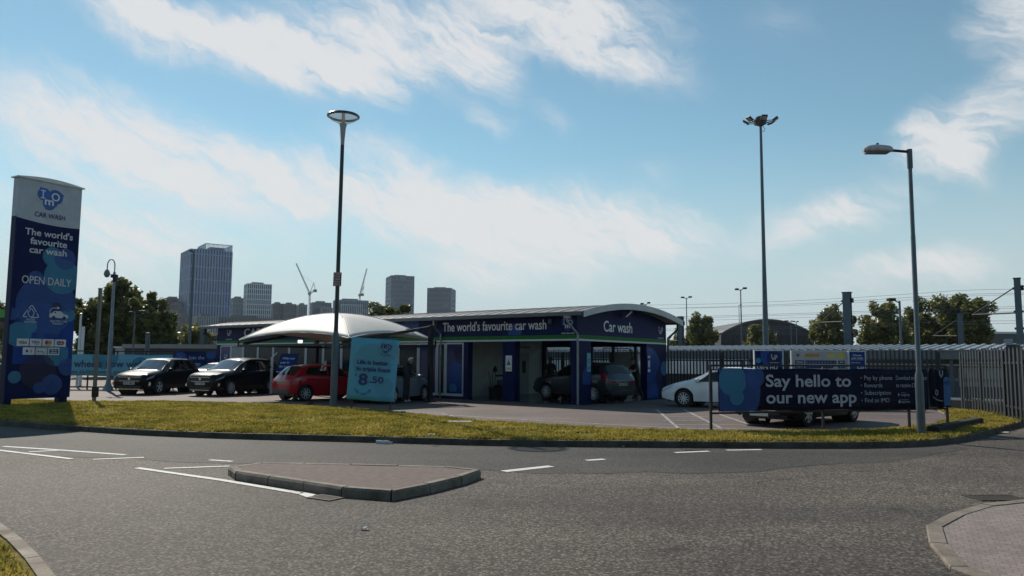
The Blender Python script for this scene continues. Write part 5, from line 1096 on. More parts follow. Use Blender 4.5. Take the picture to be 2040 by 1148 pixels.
# ------------------------------------------------------------------ people
SKIN = M('skin', (.32, .17, .11), .5, var=.1); SKIND = M('dark_skin', (.07, .035, .022), .5, var=.1)
def person(label, loc, rz, J, mats, hair, hairm, zt=.98, sleeve=.5, group=None):
    """J: joints in local metres, facing -Y. One continuous skinned body coloured by zone."""
    t = thing('person', label, 'person', loc, rz, group)
    P = {k: V(v) for k, v in J.items()}
    names, edges, rad = [], [], {'pelvis': .15, 'waist': .142, 'chest': .168, 'neckb': .09, 'neck': .056, 'jaw': .070, 'head': .096, 'crown': .070, 'nose': .022}
    chain = [('pelvis', 'waist'), ('waist', 'chest'), ('chest', 'neckb'), ('neckb', 'neck'), ('neck', 'jaw'), ('jaw', 'head'), ('head', 'crown')]
    for s in 'lr':
        rad.update({'sh'+s: .078, 'el'+s: .054, 'wr'+s: .030, 'ha'+s: .036, 'hi'+s: .118, 'kn'+s: .078, 'an'+s: .058, 'to'+s: .044})
        chain += [('chest', 'sh'+s), ('sh'+s, 'el'+s), ('el'+s, 'wr'+s), ('wr'+s, 'ha'+s), ('pelvis', 'hi'+s), ('hi'+s, 'kn'+s), ('kn'+s, 'an'+s), ('an'+s, 'to'+s)]
    names = [k for k in rad if k in P]; idx = {k: i for i, k in enumerate(names)}
    me = bpy.data.meshes.new('tmp'); me.from_pydata([P[k] for k in names], [(idx[a], idx[b]) for a, b in chain if a in idx and b in idx], [])
    o = bpy.data.objects.new('tmp', me); COL.objects.link(o)
    sk = o.modifiers.new('skin', 'SKIN'); sk.use_smooth_shade = True
    for k in names:
        d = me.skin_vertices[0].data[idx[k]]; r = rad[k]; d.radius = (r, r)
        if k in ('pelvis', 'waist', 'chest'): d.radius = (r*1.12, r*.82)
        d.use_root = (k == 'pelvis')
    o.modifiers.new('sub', 'SUBSURF').render_levels = 1; o.modifiers['sub'].levels = 1
    bpy.context.view_layer.update(); bme = bpy.data.meshes.new_from_object(o.evaluated_get(bpy.context.evaluated_depsgraph_get())); bpy.data.objects.remove(o)
    mb = MB(); mb.v = [tuple(v.co) for v in bme.vertices]; mb.f = [tuple(p.vertices) for p in bme.polygons]; bpy.data.meshes.remove(bme)
    head_z = P['neck'].z
    for f in mb.f:
        c = sum((V(mb.v[i]) for i in f), V())/len(f); m = 1
        def near(a, b):
            ab = P[b]-P[a]; q = max(0, min(1, (c-P[a]).dot(ab)/ab.length_squared)); return (c-P[a]-ab*q).length, q
        best = min(((near(a, b)[0]/max(rad[a], rad[b]), a, b, near(a, b)[1]) for a, b in chain if a in P and b in P), key=lambda x: x[0])
        a, b, q = best[1:]
        if b in ('jaw', 'head', 'crown', 'nose') or (b == 'neck' and q > .5): m = 0
        elif b[:2] in ('wr', 'ha'): m = 0 if (b[:2] == 'ha' or sleeve < 1) else 1
        elif b[:2] == 'el': m = 0 if q > sleeve*1.6 else 1
        elif b[:2] in ('hi', 'kn', 'an') : m = 2
        elif a == 'pelvis' and q < .35: m = 2
        elif b[:2] == 'to': m = 3
        mb.m.append(m)
    # hands: palm end carries four unequal fingers and a thumb from its side
    for s in 'lr':
        w, h = P['wr'+s], P['ha'+s]; d = (h-w).normalized(); side = d.cross(V((0, 0, 1)) if abs(d.z) < .9 else V((0, 1, 0))).normalized(); bend = side.cross(d).normalized()
        for k, ln in enumerate((.062, .072, .068, .052)):
            b0 = h+d*.02+side*(.027-.018*k); m1 = b0+d*ln*.55+bend*.006; mb.bar(b0, m1, .0095, .0085, 6, 0); mb.bar(m1, m1+d*ln*.35-bend*ln*.3, .0085, .006, 6, 0)
        b0 = w+(h-w)*.45+side*.03; mb.bar(b0, b0+d*.035+side*.03, .012, .010, 6, 0); mb.bar(b0+d*.035+side*.03, b0+d*.065+side*.035, .010, .007, 6, 0)
    hd = P['head']; fw = V((0, -1, 0)) if 'face' not in P else P['face'].normalized(); sdv = fw.cross(V((0, 0, 1))).normalized()
    mb.bar(hd+fw*.085+V((0, 0, .0)), hd+fw*.122+V((0, 0, -.03)), .012, .017, 6, 0)
    for q in (1, -1): mb.lathe([(0, -.012), (.03, -.006), (.03, .006), (0, .012)], 8, hd+sdv*(q*.095)+V((0, 0, -.01)), 'x', 0)
    body = mb.build('body', mats, t, smooth=70)
    m = MB()
    for q in (1, -1): m.lathe([(0, -.008), (.011, 0), (0, .008)], 8, hd+fw*.091+sdv*(q*.034)+V((0, 0, .012)), 'z')
    m.bar(hd+fw*.088+sdv*.025+V((0, 0, -.058)), hd+fw*.088-sdv*.025+V((0, 0, -.058)), .006); m.build('face_features', BLACKP, body)
    m = MB(); n1, n2 = 14, 8; c0 = hd+V((0, 0, .018))-fw*.012
    for i in range(n2+1):
        for j in range(n1):
            th = math.pi*.56*i/n2; ph = 2*math.pi*j/n1; d = V((math.sin(th)*math.cos(ph), math.sin(th)*math.sin(ph), math.cos(th)))
            if d.dot(fw) > .35 and d.z < .55: d = d.lerp(V((d.x, d.y, .6)), .8).normalized()
            m.v.append(c0+d*(.113 if hair else .108))
    m.f = [(i*n1+j, i*n1+(j+1) % n1, (i+1)*n1+(j+1) % n1, (i+1)*n1+j) for i in range(n2) for j in range(n1)]; m.m = [0]*len(m.f)
    m.build('hair', hairm, t, smooth=70); return t
STAND = dict(pelvis=(0, .02, .95), waist=(0, .01, 1.13), chest=(0, .0, 1.34), neckb=(0, .01, 1.47), neck=(0, .0, 1.53), jaw=(0, -.03, 1.585), head=(0, -.02, 1.66), crown=(0, -.01, 1.735),
             shl=(.175, 0, 1.42), shr=(-.175, 0, 1.42), ell=(.25, .03, 1.13), elr=(-.25, .03, 1.13), wrl=(.24, -.05, .89), wrr=(-.24, -.05, .89), hal=(.235, -.07, .81), har=(-.235, -.07, .81),
             hil=(.095, .02, .90), hir=(-.095, .02, .90), knl=(.105, -.01, .50), knr=(-.105, -.01, .50), anl=(.11, .03, .09), anr=(-.11, .03, .09), tol=(.13, -.13, .045), tor=(-.13, -.13, .045))
CLOTH = M('black_clothing', (.013, .013, .017), .85, var=.25, scale=9, bmp=.2); TROU = M('dark_trousers', (.018, .018, .022), .85, var=.25, scale=9); SHOE = M('shoe_white', (.35, .35, .34), .6); SHOED = M('shoe_black', (.012, .012, .012), .6)
p1 = dict(STAND); p1.update(pelvis=(0, .05, .95), chest=(0, -.04, 1.33), waist=(0, .02, 1.13), neckb=(0, -.09, 1.46), neck=(0, -.12, 1.51), jaw=(0, -.19, 1.55), head=(0, -.19, 1.63), crown=(0, -.16, 1.705), shl=(.175, -.05, 1.41), shr=(-.175, -.05, 1.41),
                         ell=(.23, -.08, 1.13), elr=(-.24, -.1, 1.13), wrl=(.16, -.30, 1.02), wrr=(-.17, -.32, 1.03), hal=(.13, -.38, 1.0), har=(-.14, -.40, 1.01))
person('grey haired man in dark clothes standing beside the silver blue hatchback', (-4.08, 29.9, FZ+.005), R(68), p1, [SKIN, M('dark_navy_jacket', (.018, .019, .026), .8, bmp=.2), TROU, SHOE], True, M('grey_hair', (.55, .55, .55), .7), sleeve=1)
p2 = dict(STAND); p2.update(elr=(-.27, .0, 1.14), wrr=(-.16, -.2, 1.22), har=(-.12, -.23, 1.29), wrl=(.25, -.05, .9))
person('worker in black beyond the grey SUV bonnet, hand raised to his chin', (1.80, 35.2, FZ+.03), R(-20), p2, [SKIND, CLOTH, TROU, SHOED], True, M('black_hair', (.010, .009, .008), .7), sleeve=.45)
p3 = dict(STAND); p3.update(pelvis=(0, .08, .95), waist=(0, .04, 1.13), chest=(0, -.04, 1.33), neckb=(0, -.08, 1.45), neck=(0, -.11, 1.50), jaw=(0, -.17, 1.54), head=(0, -.16, 1.62), crown=(0, -.13, 1.69), shl=(.175, -.06, 1.41), shr=(-.175, -.06, 1.41),
                         ell=(.23, -.25, 1.20), elr=(-.22, -.27, 1.22), wrl=(.15, -.48, 1.25), wrr=(-.13, -.5, 1.28), hal=(.13, -.56, 1.27), har=(-.11, -.58, 1.30), knl=(.1, .10, .50), anl=(.11, .3, .10), tol=(.12, .16, .045))
person('worker in black leaning towards the tailgate of the grey SUV to clean it', (5.28, 32.6, FZ+.03), R(-62), p3, [SKIN, CLOTH, TROU, SHOED], True, M('dark_hair', (.012, .010, .009), .7), sleeve=.45)

# ------------------------------------------------------------------ palisade fences
FENCE = M('fence_grey_steel', (.030, .037, .043), .55, .1, var=.2, scale=4)
def palisade(label, a, b, z0, h, pitch=.15, bay=2.75, name='palisade_fence', pw=.033, pd=.012):
    a, b = V(a), V(b); d = b-a; ln = d.length; rz = math.atan2(d.y, d.x); t = thing(name, label, 'fence', (a.x, a.y, z0), rz)
    nb = max(1, round(ln/bay))
    for i in range(nb+1):
        x = ln*i/nb; MB().box(x-.055, x+.055, .03, .13, 0, h-.12).build('post', FENCE, t)
    for i in range(nb):
        x0, x1 = ln*i/nb, ln*(i+1)/nb; n = int((x1-x0)/pitch); m = MB()
        for k in range(n):
            x = x0+(x1-x0)*(k+.5)/n; w = pw; j = random.uniform(-.006, .006)
            m.prism([V((x-w, j, .05)), V((x+w, j, .05)), V((x+w, j, h-.1)), V((x+w*.45, j, h)), V((x, j, h-.06)), V((x-w*.45, j, h)), V((x-w, j, h-.1))], (0, pd, 0))
        m.build('pale_panel', FENCE, t)
    m = MB(); m.box(0, ln, .025, .07, .45, .51); m.box(0, ln, .025, .07, h-.5, h-.44); m.build('rail', FENCE, t); return t
e0 = FP+UX*-.6
palisade('long grey palisade fence along the railway behind the car wash', FP+UX*42, e0, FZ, 2.2)
g0, g1 = G(1893, 812, .1), V((13.3, 18.4, 0))
palisade('dark palisade fence beside the road behind the short end of the banner frame', (g0.x+.4, g0.y, 0), g1, .0, 2.25, .36, pw=.08, pd=.02)
q = G(2030, 838, .05); t = thing('gate_post', 'thick square grey post in the roadside palisade', 'post', (q.x-.05, q.y, 0), R(-60)); MB().box(-.14, .14, -.14, .14, -.2, 2.32).build('shaft', FENCE, t, bevel=.01); MB().box(-.15, .15, -.15, .15, 2.32, 2.35).build('cap', GALV, t)

# ------------------------------------------------------------------ railway side: long low canopy roof with wall below, parked train
O = FP+VX*7.0
RWRZ = math.atan2(-UX.y, -UX.x)
st = thing('station_canopy', 'long low platform building with ribbed pale metal roof behind the fence', 'platform', (O.x, O.y, -.35), RWRZ)
x0, x1 = -62, 12
CORR = M('corrugated_roof', (.30, .31, .33), .5, .3, var=.15, scale=1.5)
m = MB(); zf, zb2_ = 2.72, 3.02
m.add([(x0, 0, zf), (x1, 0, zf), (x1, 4.5, zb2_), (x0, 4.5, zb2_), (x0, 0, zf-.05), (x1, 0, zf-.05), (x1, 4.5, zb2_-.05), (x0, 4.5, zb2_-.05)], [(0, 1, 2, 3), (4, 7, 6, 5), (0, 4, 5, 1), (2, 6, 7, 3)])
k = x0+.2
while k < x1-.3:
    a, b = V((k, -.02, zf)), V((k, 4.5, zb2_)); m.add([a, a+V((.20, 0, 0)), b+V((.20, 0, 0)), b, a+V((.05, 0, .06)), a+V((.15, 0, .06)), b+V((.15, 0, .06)), b+V((.05, 0, .06))], [(4, 5, 6, 7), (0, 4, 7, 3), (1, 2, 6, 5), (0, 1, 5, 4)]); k += .42
m.build('ribbed_roof', CORR, st)
MB().box(x0, x1, .05, .2, 2.28, 2.66).build('fascia', M('grey_fascia', (.13, .15, .16), .6), st)
MB().box(x0, x1, .9, 1.1, 0, 2.66).build('wall', M('platform_wall', (.12, .125, .135), .7, var=.25, scale=.6), st)
MB().box(x0, x1, -1.3, .9, .0, .50).build('platform_edge', M('platform_brown', (.13, .10, .08), .85, var=.35, scale=1), st)
m = MB(); m.box(x0, x1, -1.34, -1.2, .51, .60); m.build('white_line', M('platform_white', (.62, .63, .63), .6), st)
MB().box(x0, -9.3, -.06, -.02, 1.42, 2.24).build('white_hoarding', M('hoarding_white', (.80, .81, .82), .6, var=.2, scale=.8), st)
MB().box(-9.2, x1, .82, .893, 1.28, 1.42).build('pale_band', M('pale_brown_band', (.34, .29, .26), .7, var=.3), st)
m = MB(); m.box(x0, x1, .86, .895, 1.98, 2.06); m.build('white_rail', M('white_rail_paint', (.55, .56, .57), .6), st)
i = 0; x = x0+1
while x < x1-1:
    w = random.choice((.9, 1.3, 1.8))
    if random.random() < .75: MB().box(x, x+w, .87, .895, 1.05, 1.9).build('wall_panel', random.choice((M('panel_white', (.72, .73, .74), .6), M('panel_white', (.72, .73, .74), .6), M('panel_grey', (.45, .46, .48), .6), M('panel_blue_grey', (.10, .13, .18), .5)) if x < -2 else (M('panel_grey', (.45, .46, .48), .6), M('panel_blue_grey', (.10, .13, .18), .5), DARKM)), st)
    x += w+random.uniform(.3, 1.6)
for x in np.arange(x0+2, x1, 6.0): MB().beam((x, .3, 0), (x, .3, 2.3), .14, .14).build('column', GREYP, st)

# overhead line masts, wires
def mast(px, pyt, Y, w, label, lat=False):
    p = D(px, 700, Y); H = D(px, pyt, Y).z+.35; t = thing('catenary_mast', label, 'mast', (p.x, p.y, -.35), RWRZ)
    MB().box(-w/2, w/2, -w/2, -w/2+.04, 0, H).box(-w/2, w/2, w/2-.04, w/2, 0, H).box(-.03, .03, -w/2+.04, w/2-.04, 0, H).build('mast', GREYP, t)
    m = MB(); 
    for z in (H-.5, H-1.6, H-2.4): m.box(-w*.75, w*.75, -.1, .1, z, z+.1)
    m.bar((0, .1, H-.3), (-2.2, 2.6, H-1.5), .03); m.bar((0, .1, H-1.6), (-2.2, 2.6, H-1.5), .04); m.lathe([(.06, 0), (.09, .06), (.06, .12), (.09, .18), (.06, .24)], 8, (w*.7, .0, H-.55)); m.build('cantilever', DARKM, t)
    m = MB(); m.box(-w*.6, w*.6, -w*.6, w*.6, H, H+.05); m.build('cap', DARKM, t)
mast(1691, 584, 43, .40, 'thickest catenary mast, between two rounded trees'); mast(1357, 632, 52, .32, 'short catenary mast between the gable and the small full tree'); mast(1916, 625, 55, .34, 'catenary mast standing in front of the largest tree'); mast(2034, 556, 36, .26, 'slim catenary mast above the roadside palisade'); mast(404, 655, 75, .5, 'catenary mast beside the left end of the car wash roof')
wir = thing('overhead_wires', 'thin overhead railway wires running above the platform roof', 'wires', (O.x, O.y, 0), RWRZ)
for yy, zz, sag in ((3.5, 5.15, .5), (3.5, 4.45, 0), (6.5, 5.6, .6), (6.5, 4.55, 0), (8.5, 3.9, .2), (2.0, 3.75, .3), (12, 5.7, .5), (12, 4.7, .0)):
    m = MB(); pts = []
    for x in np.linspace(-62, 22, 57): u = (x % 21)/21; pts.append(V((x, yy, zz-sag*4*u*(1-u)*.35)))
    m.tube(pts, .010, 4); m.build('wire', M('wire_grey', (.16, .17, .18), .5, .4), wir)
# poles and lamps beyond the railway
def far_lamp(px, pyt, Y, label, heads, r=.08):
    p = D(px, 700, Y); H = D(px, pyt, Y).z+.35; t = thing('lamp_post', label, 'lamp post', (p.x, p.y, -.35))
    MB().bar((0, 0, 0), (0, 0, H), r, r*.6, 8).build('column', GREYP, t)
    for (dx, dz) in heads:
        m = MB(); m.bar((0, 0, H-.1), (dx*.5, 0, H+dz), .03); m.box(min(dx*.4, dx), max(dx*.4, dx), -.16, .16, H+dz-.06, H+dz+.10); m.build('lamp_head', DARKM, t, bevel=.02)
far_lamp(1478, 577, 70, 'twin headed lamp post left of the tall floodlight mast', ((-.5, 0), (.55, .1))); far_lamp(1369, 594, 85, 'twin headed lamp post above the small full tree by the gable', ((-.6, .05), (.6, .1)))
far_lamp(1287, 606, 75, 'small lamp peeking over the curved gable roof', ((-.5, 0), (.45, .1)), .05); far_lamp(1796, 600, 40, 'single arm lamp post between the catenary mast and the banner lamp', ((-.62, .05),), .09)
far_lamp(1577, 640, 110, 'distant lamp post with short arms in front of the dark arched shed', ((-.9, 0), (.2, .0))); far_lamp(1588, 641, 110, 'distant lamp post with longer arm in front of the arched shed', ((-.5, 0), (.3, .0)))
far_lamp(265, 622, 50, 'thin lamp post with flat head in front of the broad dark tree', ((.8, .0), (-.35, -.05)), .07); far_lamp(377, 500, 62, 'tall slim lamp column in front of the big tower', ((-.3, 0),), .13)
far_lamp(1474, 578+30, 140, 'faint distant lamp mast behind the arched shed', ((.5, 0),), .08)
p = D(293, 700, 48); t = thing('stub_pole', 'short grey pole standing above the barrier', 'pole', (p.x, p.y, 0)); MB().bar((0, 0, 0), (0, 0, D(293, 666, 48).z), .14, .13, 12).build('shaft', GREYP, t, smooth=40); MB().lathe([(.16, 0), (.16, .08), (0, .1)], 12, (0, 0, D(293, 666, 48).z)).build('cap', DARKM, t)
p = D(157, 700, 44); t = thing('flag_pole', 'white slim pole just right of the pylon sign', 'pole', (p.x, p.y, 0)); MB().bar((0, 0, 0), (0, 0, D(157, 627, 44).z), .07, .06, 10).build('shaft', OFFW, t); MB().lathe([(.09, 0), (.09, .06), (0, .1)], 10, (0, 0, D(157, 627, 44).z)).build('cap', GALV, t)
p = D(160, 700, 46); t = thing('drain_pipe_post', 'shorter white post beside the slim pole', 'pole', (p.x+.1, p.y, 0)); MB().bar((0, 0, 0), (0, 0, D(160, 651, 46).z), .09, .09, 10).build('shaft', OFFW, t); MB().box(-.12, .12, -.1, .1, 1.2, 1.5).build('clamp', GALV, t)

# ------------------------------------------------------------------ price boards on the forecourt
def board(name, label, px0, px1, pyt, Y, z0, h, draw, mat, frame):
    a, b = D(px0, pyt, Y), D(px1, pyt, Y); w = b.x-a.x; t = thing(name, label, 'sign', ((a.x+b.x)/2, Y, FZ)); zt = a.z-FZ
    for x in (-w*.42, w*.42): MB().beam((x, .05, 0), (x, .05, zt-.1), .07, .07).build('leg', GALV, t)
    m = MB(); m.box(-w/2, w/2, -.02, .04, zt-h, zt); m.build('panel', mat, t); m = MB(); f_ = .035
    m.box(-w/2-f_, -w/2, -.035, .05, zt-h-f_, zt+f_); m.box(w/2, w/2+f_, -.035, .05, zt-h-f_, zt+f_); m.box(-w/2, w/2, -.035, .05, zt, zt+f_); m.box(-w/2, w/2, -.035, .05, zt-h-f_, zt-h); m.build('frame', frame, t)
    draw(t, w, zt, h); return t
def d1(t, w, zt, h):
    bubbles('bubble_print', t, [(.12, zt-.2, .42, 1), (-.38, zt-.36, .10, 0), (.7, zt-.4, .25, 0), (.2, zt-.28, .27, 2)], (-w/2, w/2, zt-h, zt), (0, -.021, 0), FRONT, .002)
    logo(t, (.2, -.028, zt-.24), .34, FRONT, False, ROYAL, WHITE, 'LOVE YOUR CAR'); m = MB(); put_text(m, 'Ultra HD', (-w*.42, -.032, zt-.68), h=.13, w=.75, bold=.01); put_text(m, 'polish', (-w*.42, -.032, zt-.90), h=.13, w=.55, bold=.01); m.build('lettering', WHITE, t)
board('promotion_board', 'blue bubble promotion board above the banner, left of the white price board', 1503, 1558, 699, 28.4, 0, 1.55, d1, NAVY, OFFW)
def d2(t, w, zt, h):
    m = MB(); k = -.021; X0 = -w/2
    rect(m, X0+w*.24, X0+w*.5, zt-.20, zt-.09, (0, k, 0), off=.004, mi=1); rect(m, X0+w*.52, X0+w*.62, zt-.20, zt-.09, (0, k, 0), off=.004, mi=3); rect(m, X0+w*.63, X0+w*.79, zt-.20, zt-.09, (0, k, 0), off=.004, mi=2); disc(m, (X0+w*.9, zt-.15), .11, FRONT, 2, 20, None, (0, k-.004, 0))
    for j, en in enumerate((.78, .72, .66, .58)):
        z = zt-.46-.16*j; rect(m, X0+w*.05, X0+w*.22, z, z+.13, (0, k, 0), off=.004, mi=0); rect(m, X0+w*.24, X0+w*en, z, z+.13, (0, k, 0), off=.004, mi=0); disc(m, (X0+w*en, z+.065), .065, FRONT, 0, 16, None, (0, k-.004, 0)); rect(m, X0+w*.84, X0+w*.96, z, z+.13, (0, k, 0), off=.004, mi=0)
        put_text(m, ('Ultimate', 'Super', 'Express', 'Basic')[j], (X0+w*.135, k-.008, z+.04), h=.06, w=w*.13, align='c', mi=4); put_text(m, ('£14', '£11', '£9', '£7')[j], (X0+w*.9, k-.008, z+.04), h=.06, align='c', mi=4)
        for c_ in range(10):
            if .27+.055*c_ < en: disc(m, (X0+w*(.27+.055*c_), z+.065), .014, FRONT, 4, 8, None, (0, k-.008, 0))
    m.build('price_table', [INK, GOLD, YELL, M('lilac_print', (.35, .38, .5), .6), WHITE], t); logo(t, (X0+w*.11, k-.004, zt-.15), .13, FRONT, True, INK, M('cream_print', (.5, .5, .48), .6))
board('price_board', 'wide white price table board with orange and yellow headings', 1577, 1686, 700, 28.4, 0, 1.35, d2, M('board_cream', (.42, .42, .40), .6), OFFW)
def d3(t, w, zt, h):
    m = MB(); put_text(m, 'Choose', (0, -.03, zt-.16), h=.07, align='c'); put_text(m, 'your wash', (0, -.03, zt-.26), h=.07, align='c'); put_text(m, 'Subscription', (-w*.42, -.03, zt-.42), h=.05, bold=0); put_text(m, '£20', (w*.42, -.03, zt-.62), h=.12, align='r', bold=.01); put_text(m, 'Monthly', (-w*.42, -.03, zt-.8), h=.05, bold=0)
    for z in (zt-.3, zt-.5): rect(m, -w*.42, w*.42, z, z+.008, (0, -.028, 0))
    m.build('lettering', WHITE, t)
board('wash_menu_board', 'narrow bright blue menu board right of the price table', 1691, 1722, 701, 28.3, 0, 1.35, d3, ROYAL, OFFW)
p = D(1446, 800, 27.2); t = thing('screen_frame', 'dark empty sign frame above the white hatchback', 'frame', (p.x, p.y, FZ)); zz = D(1446, 719, 27.2).z-FZ
m = MB()
for a, b in (((-.62, zz), (.62, zz)), ((-.62, zz-.32), (.62, zz-.32)), ((-.62, zz), (-.62, zz-.32)), ((.62, zz), (.62, zz-.32))): m.beam((a[0], 0, a[1]), (b[0], 0, b[1]), .05, .05)
m.build('frame', DARKM, t); m = MB(); m.beam((-.5, 0, 0), (-.5, 0, zz-.3), .06, .06); m.beam((.5, 0, 0), (.5, 0, zz-.3), .06, .06); m.build('leg', DARKM, t)

# ------------------------------------------------------------------ left background: cabin, small banner, petrol canopy
p = D(280, 712, 58); t = thing('white_cabin', 'long white site cabin behind the teal banner', 'cabin', (p.x, p.y, -.1)); w = 1.95
MB().box(-w, w, 0, 2.4, 0, 2.55).build('wall', M('cabin_white', (.40, .41, .41), .6), t, bevel=.02); MB().box(-w-.1, w+.1, -.1, 2.5, 2.56, 2.68).build('roof', OFFW, t)
for x in (-1.65, -.9): MB().box(x-.12, x+.12, -.02, -.002, 1.55, 2.05).build('window', SHOPG, t)
MB().box(.1, .75, -.03, -.002, 1.4, 2.2).build('door', M('cabin_door', (.25, .28, .32), .6), t)
p = D(430, 790, 50); t = thing('low_wall_shelter', 'low brown boundary shelter with pale coping left of the car wash', 'shelter', (p.x-6.5, p.y+3, -.1), RWRZ*.2)
MB().box(-1.2, 6.2, 0, .3, 0, 2.5).build('wall', M('shelter_brown', (.055, .05, .055), .8), t); MB().box(-1.3, 6.3, -.15, .5, 2.5, 2.78).build('coping', M('shelter_coping', (.28, .27, .26), .7), t)
p = D(400, 790, 44.5); t = thing('navy_banner', 'small navy banner on the fence behind the silver car', 'banner', (p.x-.6, p.y, FZ)); MB().box(-1.1, 1.5, 0, .02, .9, 2.05).build('sheet', NAVY, t); m = MB(); put_text(m, 'Join the', (-.2, -.008, 1.6), h=.2); put_text(m, 'app', (.1, -.008, 1.25), h=.2); m.build('lettering', M('banner_blue_letter', (.2, .3, .5), .5), t)
bubbles('bubble_print', t, [(-.7, 1.6, .4, 1), (1.1, 1.9, .3, 1)], (-1.1, 1.5, .9, 2.05), (0, 0, 0), FRONT, .003)
MB().beam((-1.0, .05, 0), (-1.0, .05, 2.1), .06, .06).beam((1.4, .05, 0), (1.4, .05, 2.1), .06, .06).build('post', DARKM, t)
p = D(18, 640, 62); t = thing('petrol_canopy', 'green edged petrol station canopy beyond the pylon sign', 'canopy', (p.x, p.y, 0)); zt = D(18, 617, 62).z; zb3 = D(18, 633, 62).z
MB().box(-14, .0, 0, 10, zb3, zt).build('fascia', M('petrol_green', (.05, .30, .03), .4), t); MB().box(-13.9, -.1, .1, 9.9, zb3-.35, zb3-.002).build('underside', DARKM, t)
for x in (-2.2, -9): MB().box(x-.2, x+.2, 3, 3.4, 0, zb3-.3).build('column', OFFW, t)
p = D(2, 790, 40); t = thing('green_bin', 'dark green lidded waste container behind the pylon sign', 'bin', (p.x, p.y, FZ)); MB().box(-1.3, .26, 0, 1.2, 0, 1.22).build('body', M('bin_green', (.012, .085, .065), .5), t, bevel=.04); MB().box(-1.32, .28, -.03, 1.22, 1.22, 1.3).build('lid', M('bin_lid', (.02, .12, .09), .5), t, bevel=.03); MB().box(-1.2, .2, -.08, .0, .9, .98).build('handle', DARKM, t)
p = D(4, 760, 46); t = thing('hedge', 'dark clipped bush behind the green waste container', 'bush', (p.x, p.y, 0)); HEDGE = t

# ------------------------------------------------------------------ trees
BARK = M('bark', (.055, .045, .036), .9, var=.3, scale=5, bmp=.5)
LEAF = [leaf('plane_leaf', (.045, .06, .015), (.14, .155, .04), (.27, .265, .09)), leaf('ash_leaf', (.06, .075, .02), (.17, .18, .055), (.32, .31, .12)), leaf('dark_leaf', (.035, .05, .014), (.10, .12, .03), (.18, .19, .06))]
def crown_mesh(name, rx, ry, rz, zc, mat, n, ls, seed, gaps=.5):
    g = np.random.default_rng(seed); nc = int(90+rx*10); cs = []
    while len(cs) < nc:
        d = g.normal(0, 1, 3); d /= np.linalg.norm(d); r = g.uniform(.05, 1.0)**.5
        lump = .93+.10*math.sin(3.1*math.atan2(d[1], d[0])+seed)+.07*math.sin(5*d[2]+seed*2)
        q = d*r*lump
        if q[2] < -.75: continue
        cs.append(q)
    cs = np.array(cs); k = g.integers(0, nc, n); rad = g.uniform(.14, .30, nc)[k]
    o = g.normal(0, 1, (n, 3)); o /= np.linalg.norm(o, axis=1)[:, None]; o *= (g.uniform(0, 1, n)**.45)[:, None]*rad[:, None]; o[:, 2] *= .75
    c = (cs[k]+o)*np.array([rx, ry, rz])+np.array([0, 0, zc])
    nrm = g.normal(0, 1, (n, 3)); nrm[:, 2] = np.abs(nrm[:, 2])+.4; nrm /= np.linalg.norm(nrm, axis=1)[:, None]
    a = np.cross(nrm, g.normal(0, 1, (n, 3))); a /= np.linalg.norm(a, axis=1)[:, None]; b = np.cross(nrm, a); s = (ls*g.uniform(.55, 1.25, n))[:, None]
    vs = np.stack([c-a*s, c-b*s*.45-nrm*s*.1, c+a*s, c+b*s*.45+nrm*s*.1], 1)
    me = bpy.data.meshes.new(name); me.vertices.add(n*4); me.vertices.foreach_set('co', vs.ravel()); me.loops.add(n*4); me.loops.foreach_set('vertex_index', np.arange(n*4))
    me.polygons.add(n); me.polygons.foreach_set('loop_start', np.arange(0, n*4, 4)); me.update(); me.validate(); me.materials.append(mat); return me, cs*np.array([rx, ry, rz])+np.array([0, 0, zc])
def tree(label, px0, px1, pyt, Y, kind, seed, n=6500, ls=.2, zb=.22, group='trees beyond the railway'):
    n = int(n*2.6); ls *= 1.2
    a, b = D(px0, pyt, Y), D(px1, pyt, Y); H = a.z+.35; rx = (b.x-a.x)/2; t = thing('tree', label, 'tree', ((a.x+b.x)/2, Y, -.35), 0, group)
    zc = H*(zb+(1-zb)/2); rz = H*(1-zb)/2*.98; me, cs = crown_mesh('crown', rx*.92, rx*.95, rz, zc, LEAF[kind], n, ls, seed)
    link('crown', me, t); m = MB(); r0 = .05+H*.024
    m.bar((0, 0, 0), (.05, .03, H*.3), r0, r0*.75, 10); m.bar((.05, .03, H*.3), (-.03, 0, H*.62), r0*.75, r0*.4, 8)
    g = random.Random(seed)
    for q in g.sample(range(len(cs)), 14): z = g.uniform(H*.25, H*.55); p0 = V((0, 0, z)); p1 = V(cs[q])*.9+V((0, 0, zc*.1)); mid = p0.lerp(p1, .5)+V((0, 0, .2)); m.bar(p0, mid, r0*.34, r0*.22, 6); m.bar(mid, p1, r0*.22, r0*.07, 6)
    m.build('trunk', BARK, t, smooth=50)
tree('broad dark tree directly behind the CCTV column', 150, 312, 553, 66, 0, 3, 16000, .2, .08, 'trees at the left'); tree('lower bushy tree between the dark tree and the big tower', 246, 358, 586, 64, 0, 8, 9000, .18, .03, 'trees at the left')
tree('pale tree behind the green petrol canopy', -60, 26, 588, 80, 1, 5, 4000, .2, .15, 'trees at the left'); tree('pale scrubby tree in front of the podium blocks left of the car wash', 330, 440, 641, 78, 1, 12, 4500, .2, .02, 'trees at the left')
tree('rounded tree top rising over the canopy ridge of the car wash', 716, 832, 598, 90, 2, 21, 11000, .2, .1)
tree('small full tree beyond the curved gable, beside a short catenary mast', 1362, 1432, 617, 82, 1, 31, 4500, .17, .1); tree('low tree in front of the dark arched shed', 1476, 1548, 640, 92, 1, 33, 3500, .18, .1)
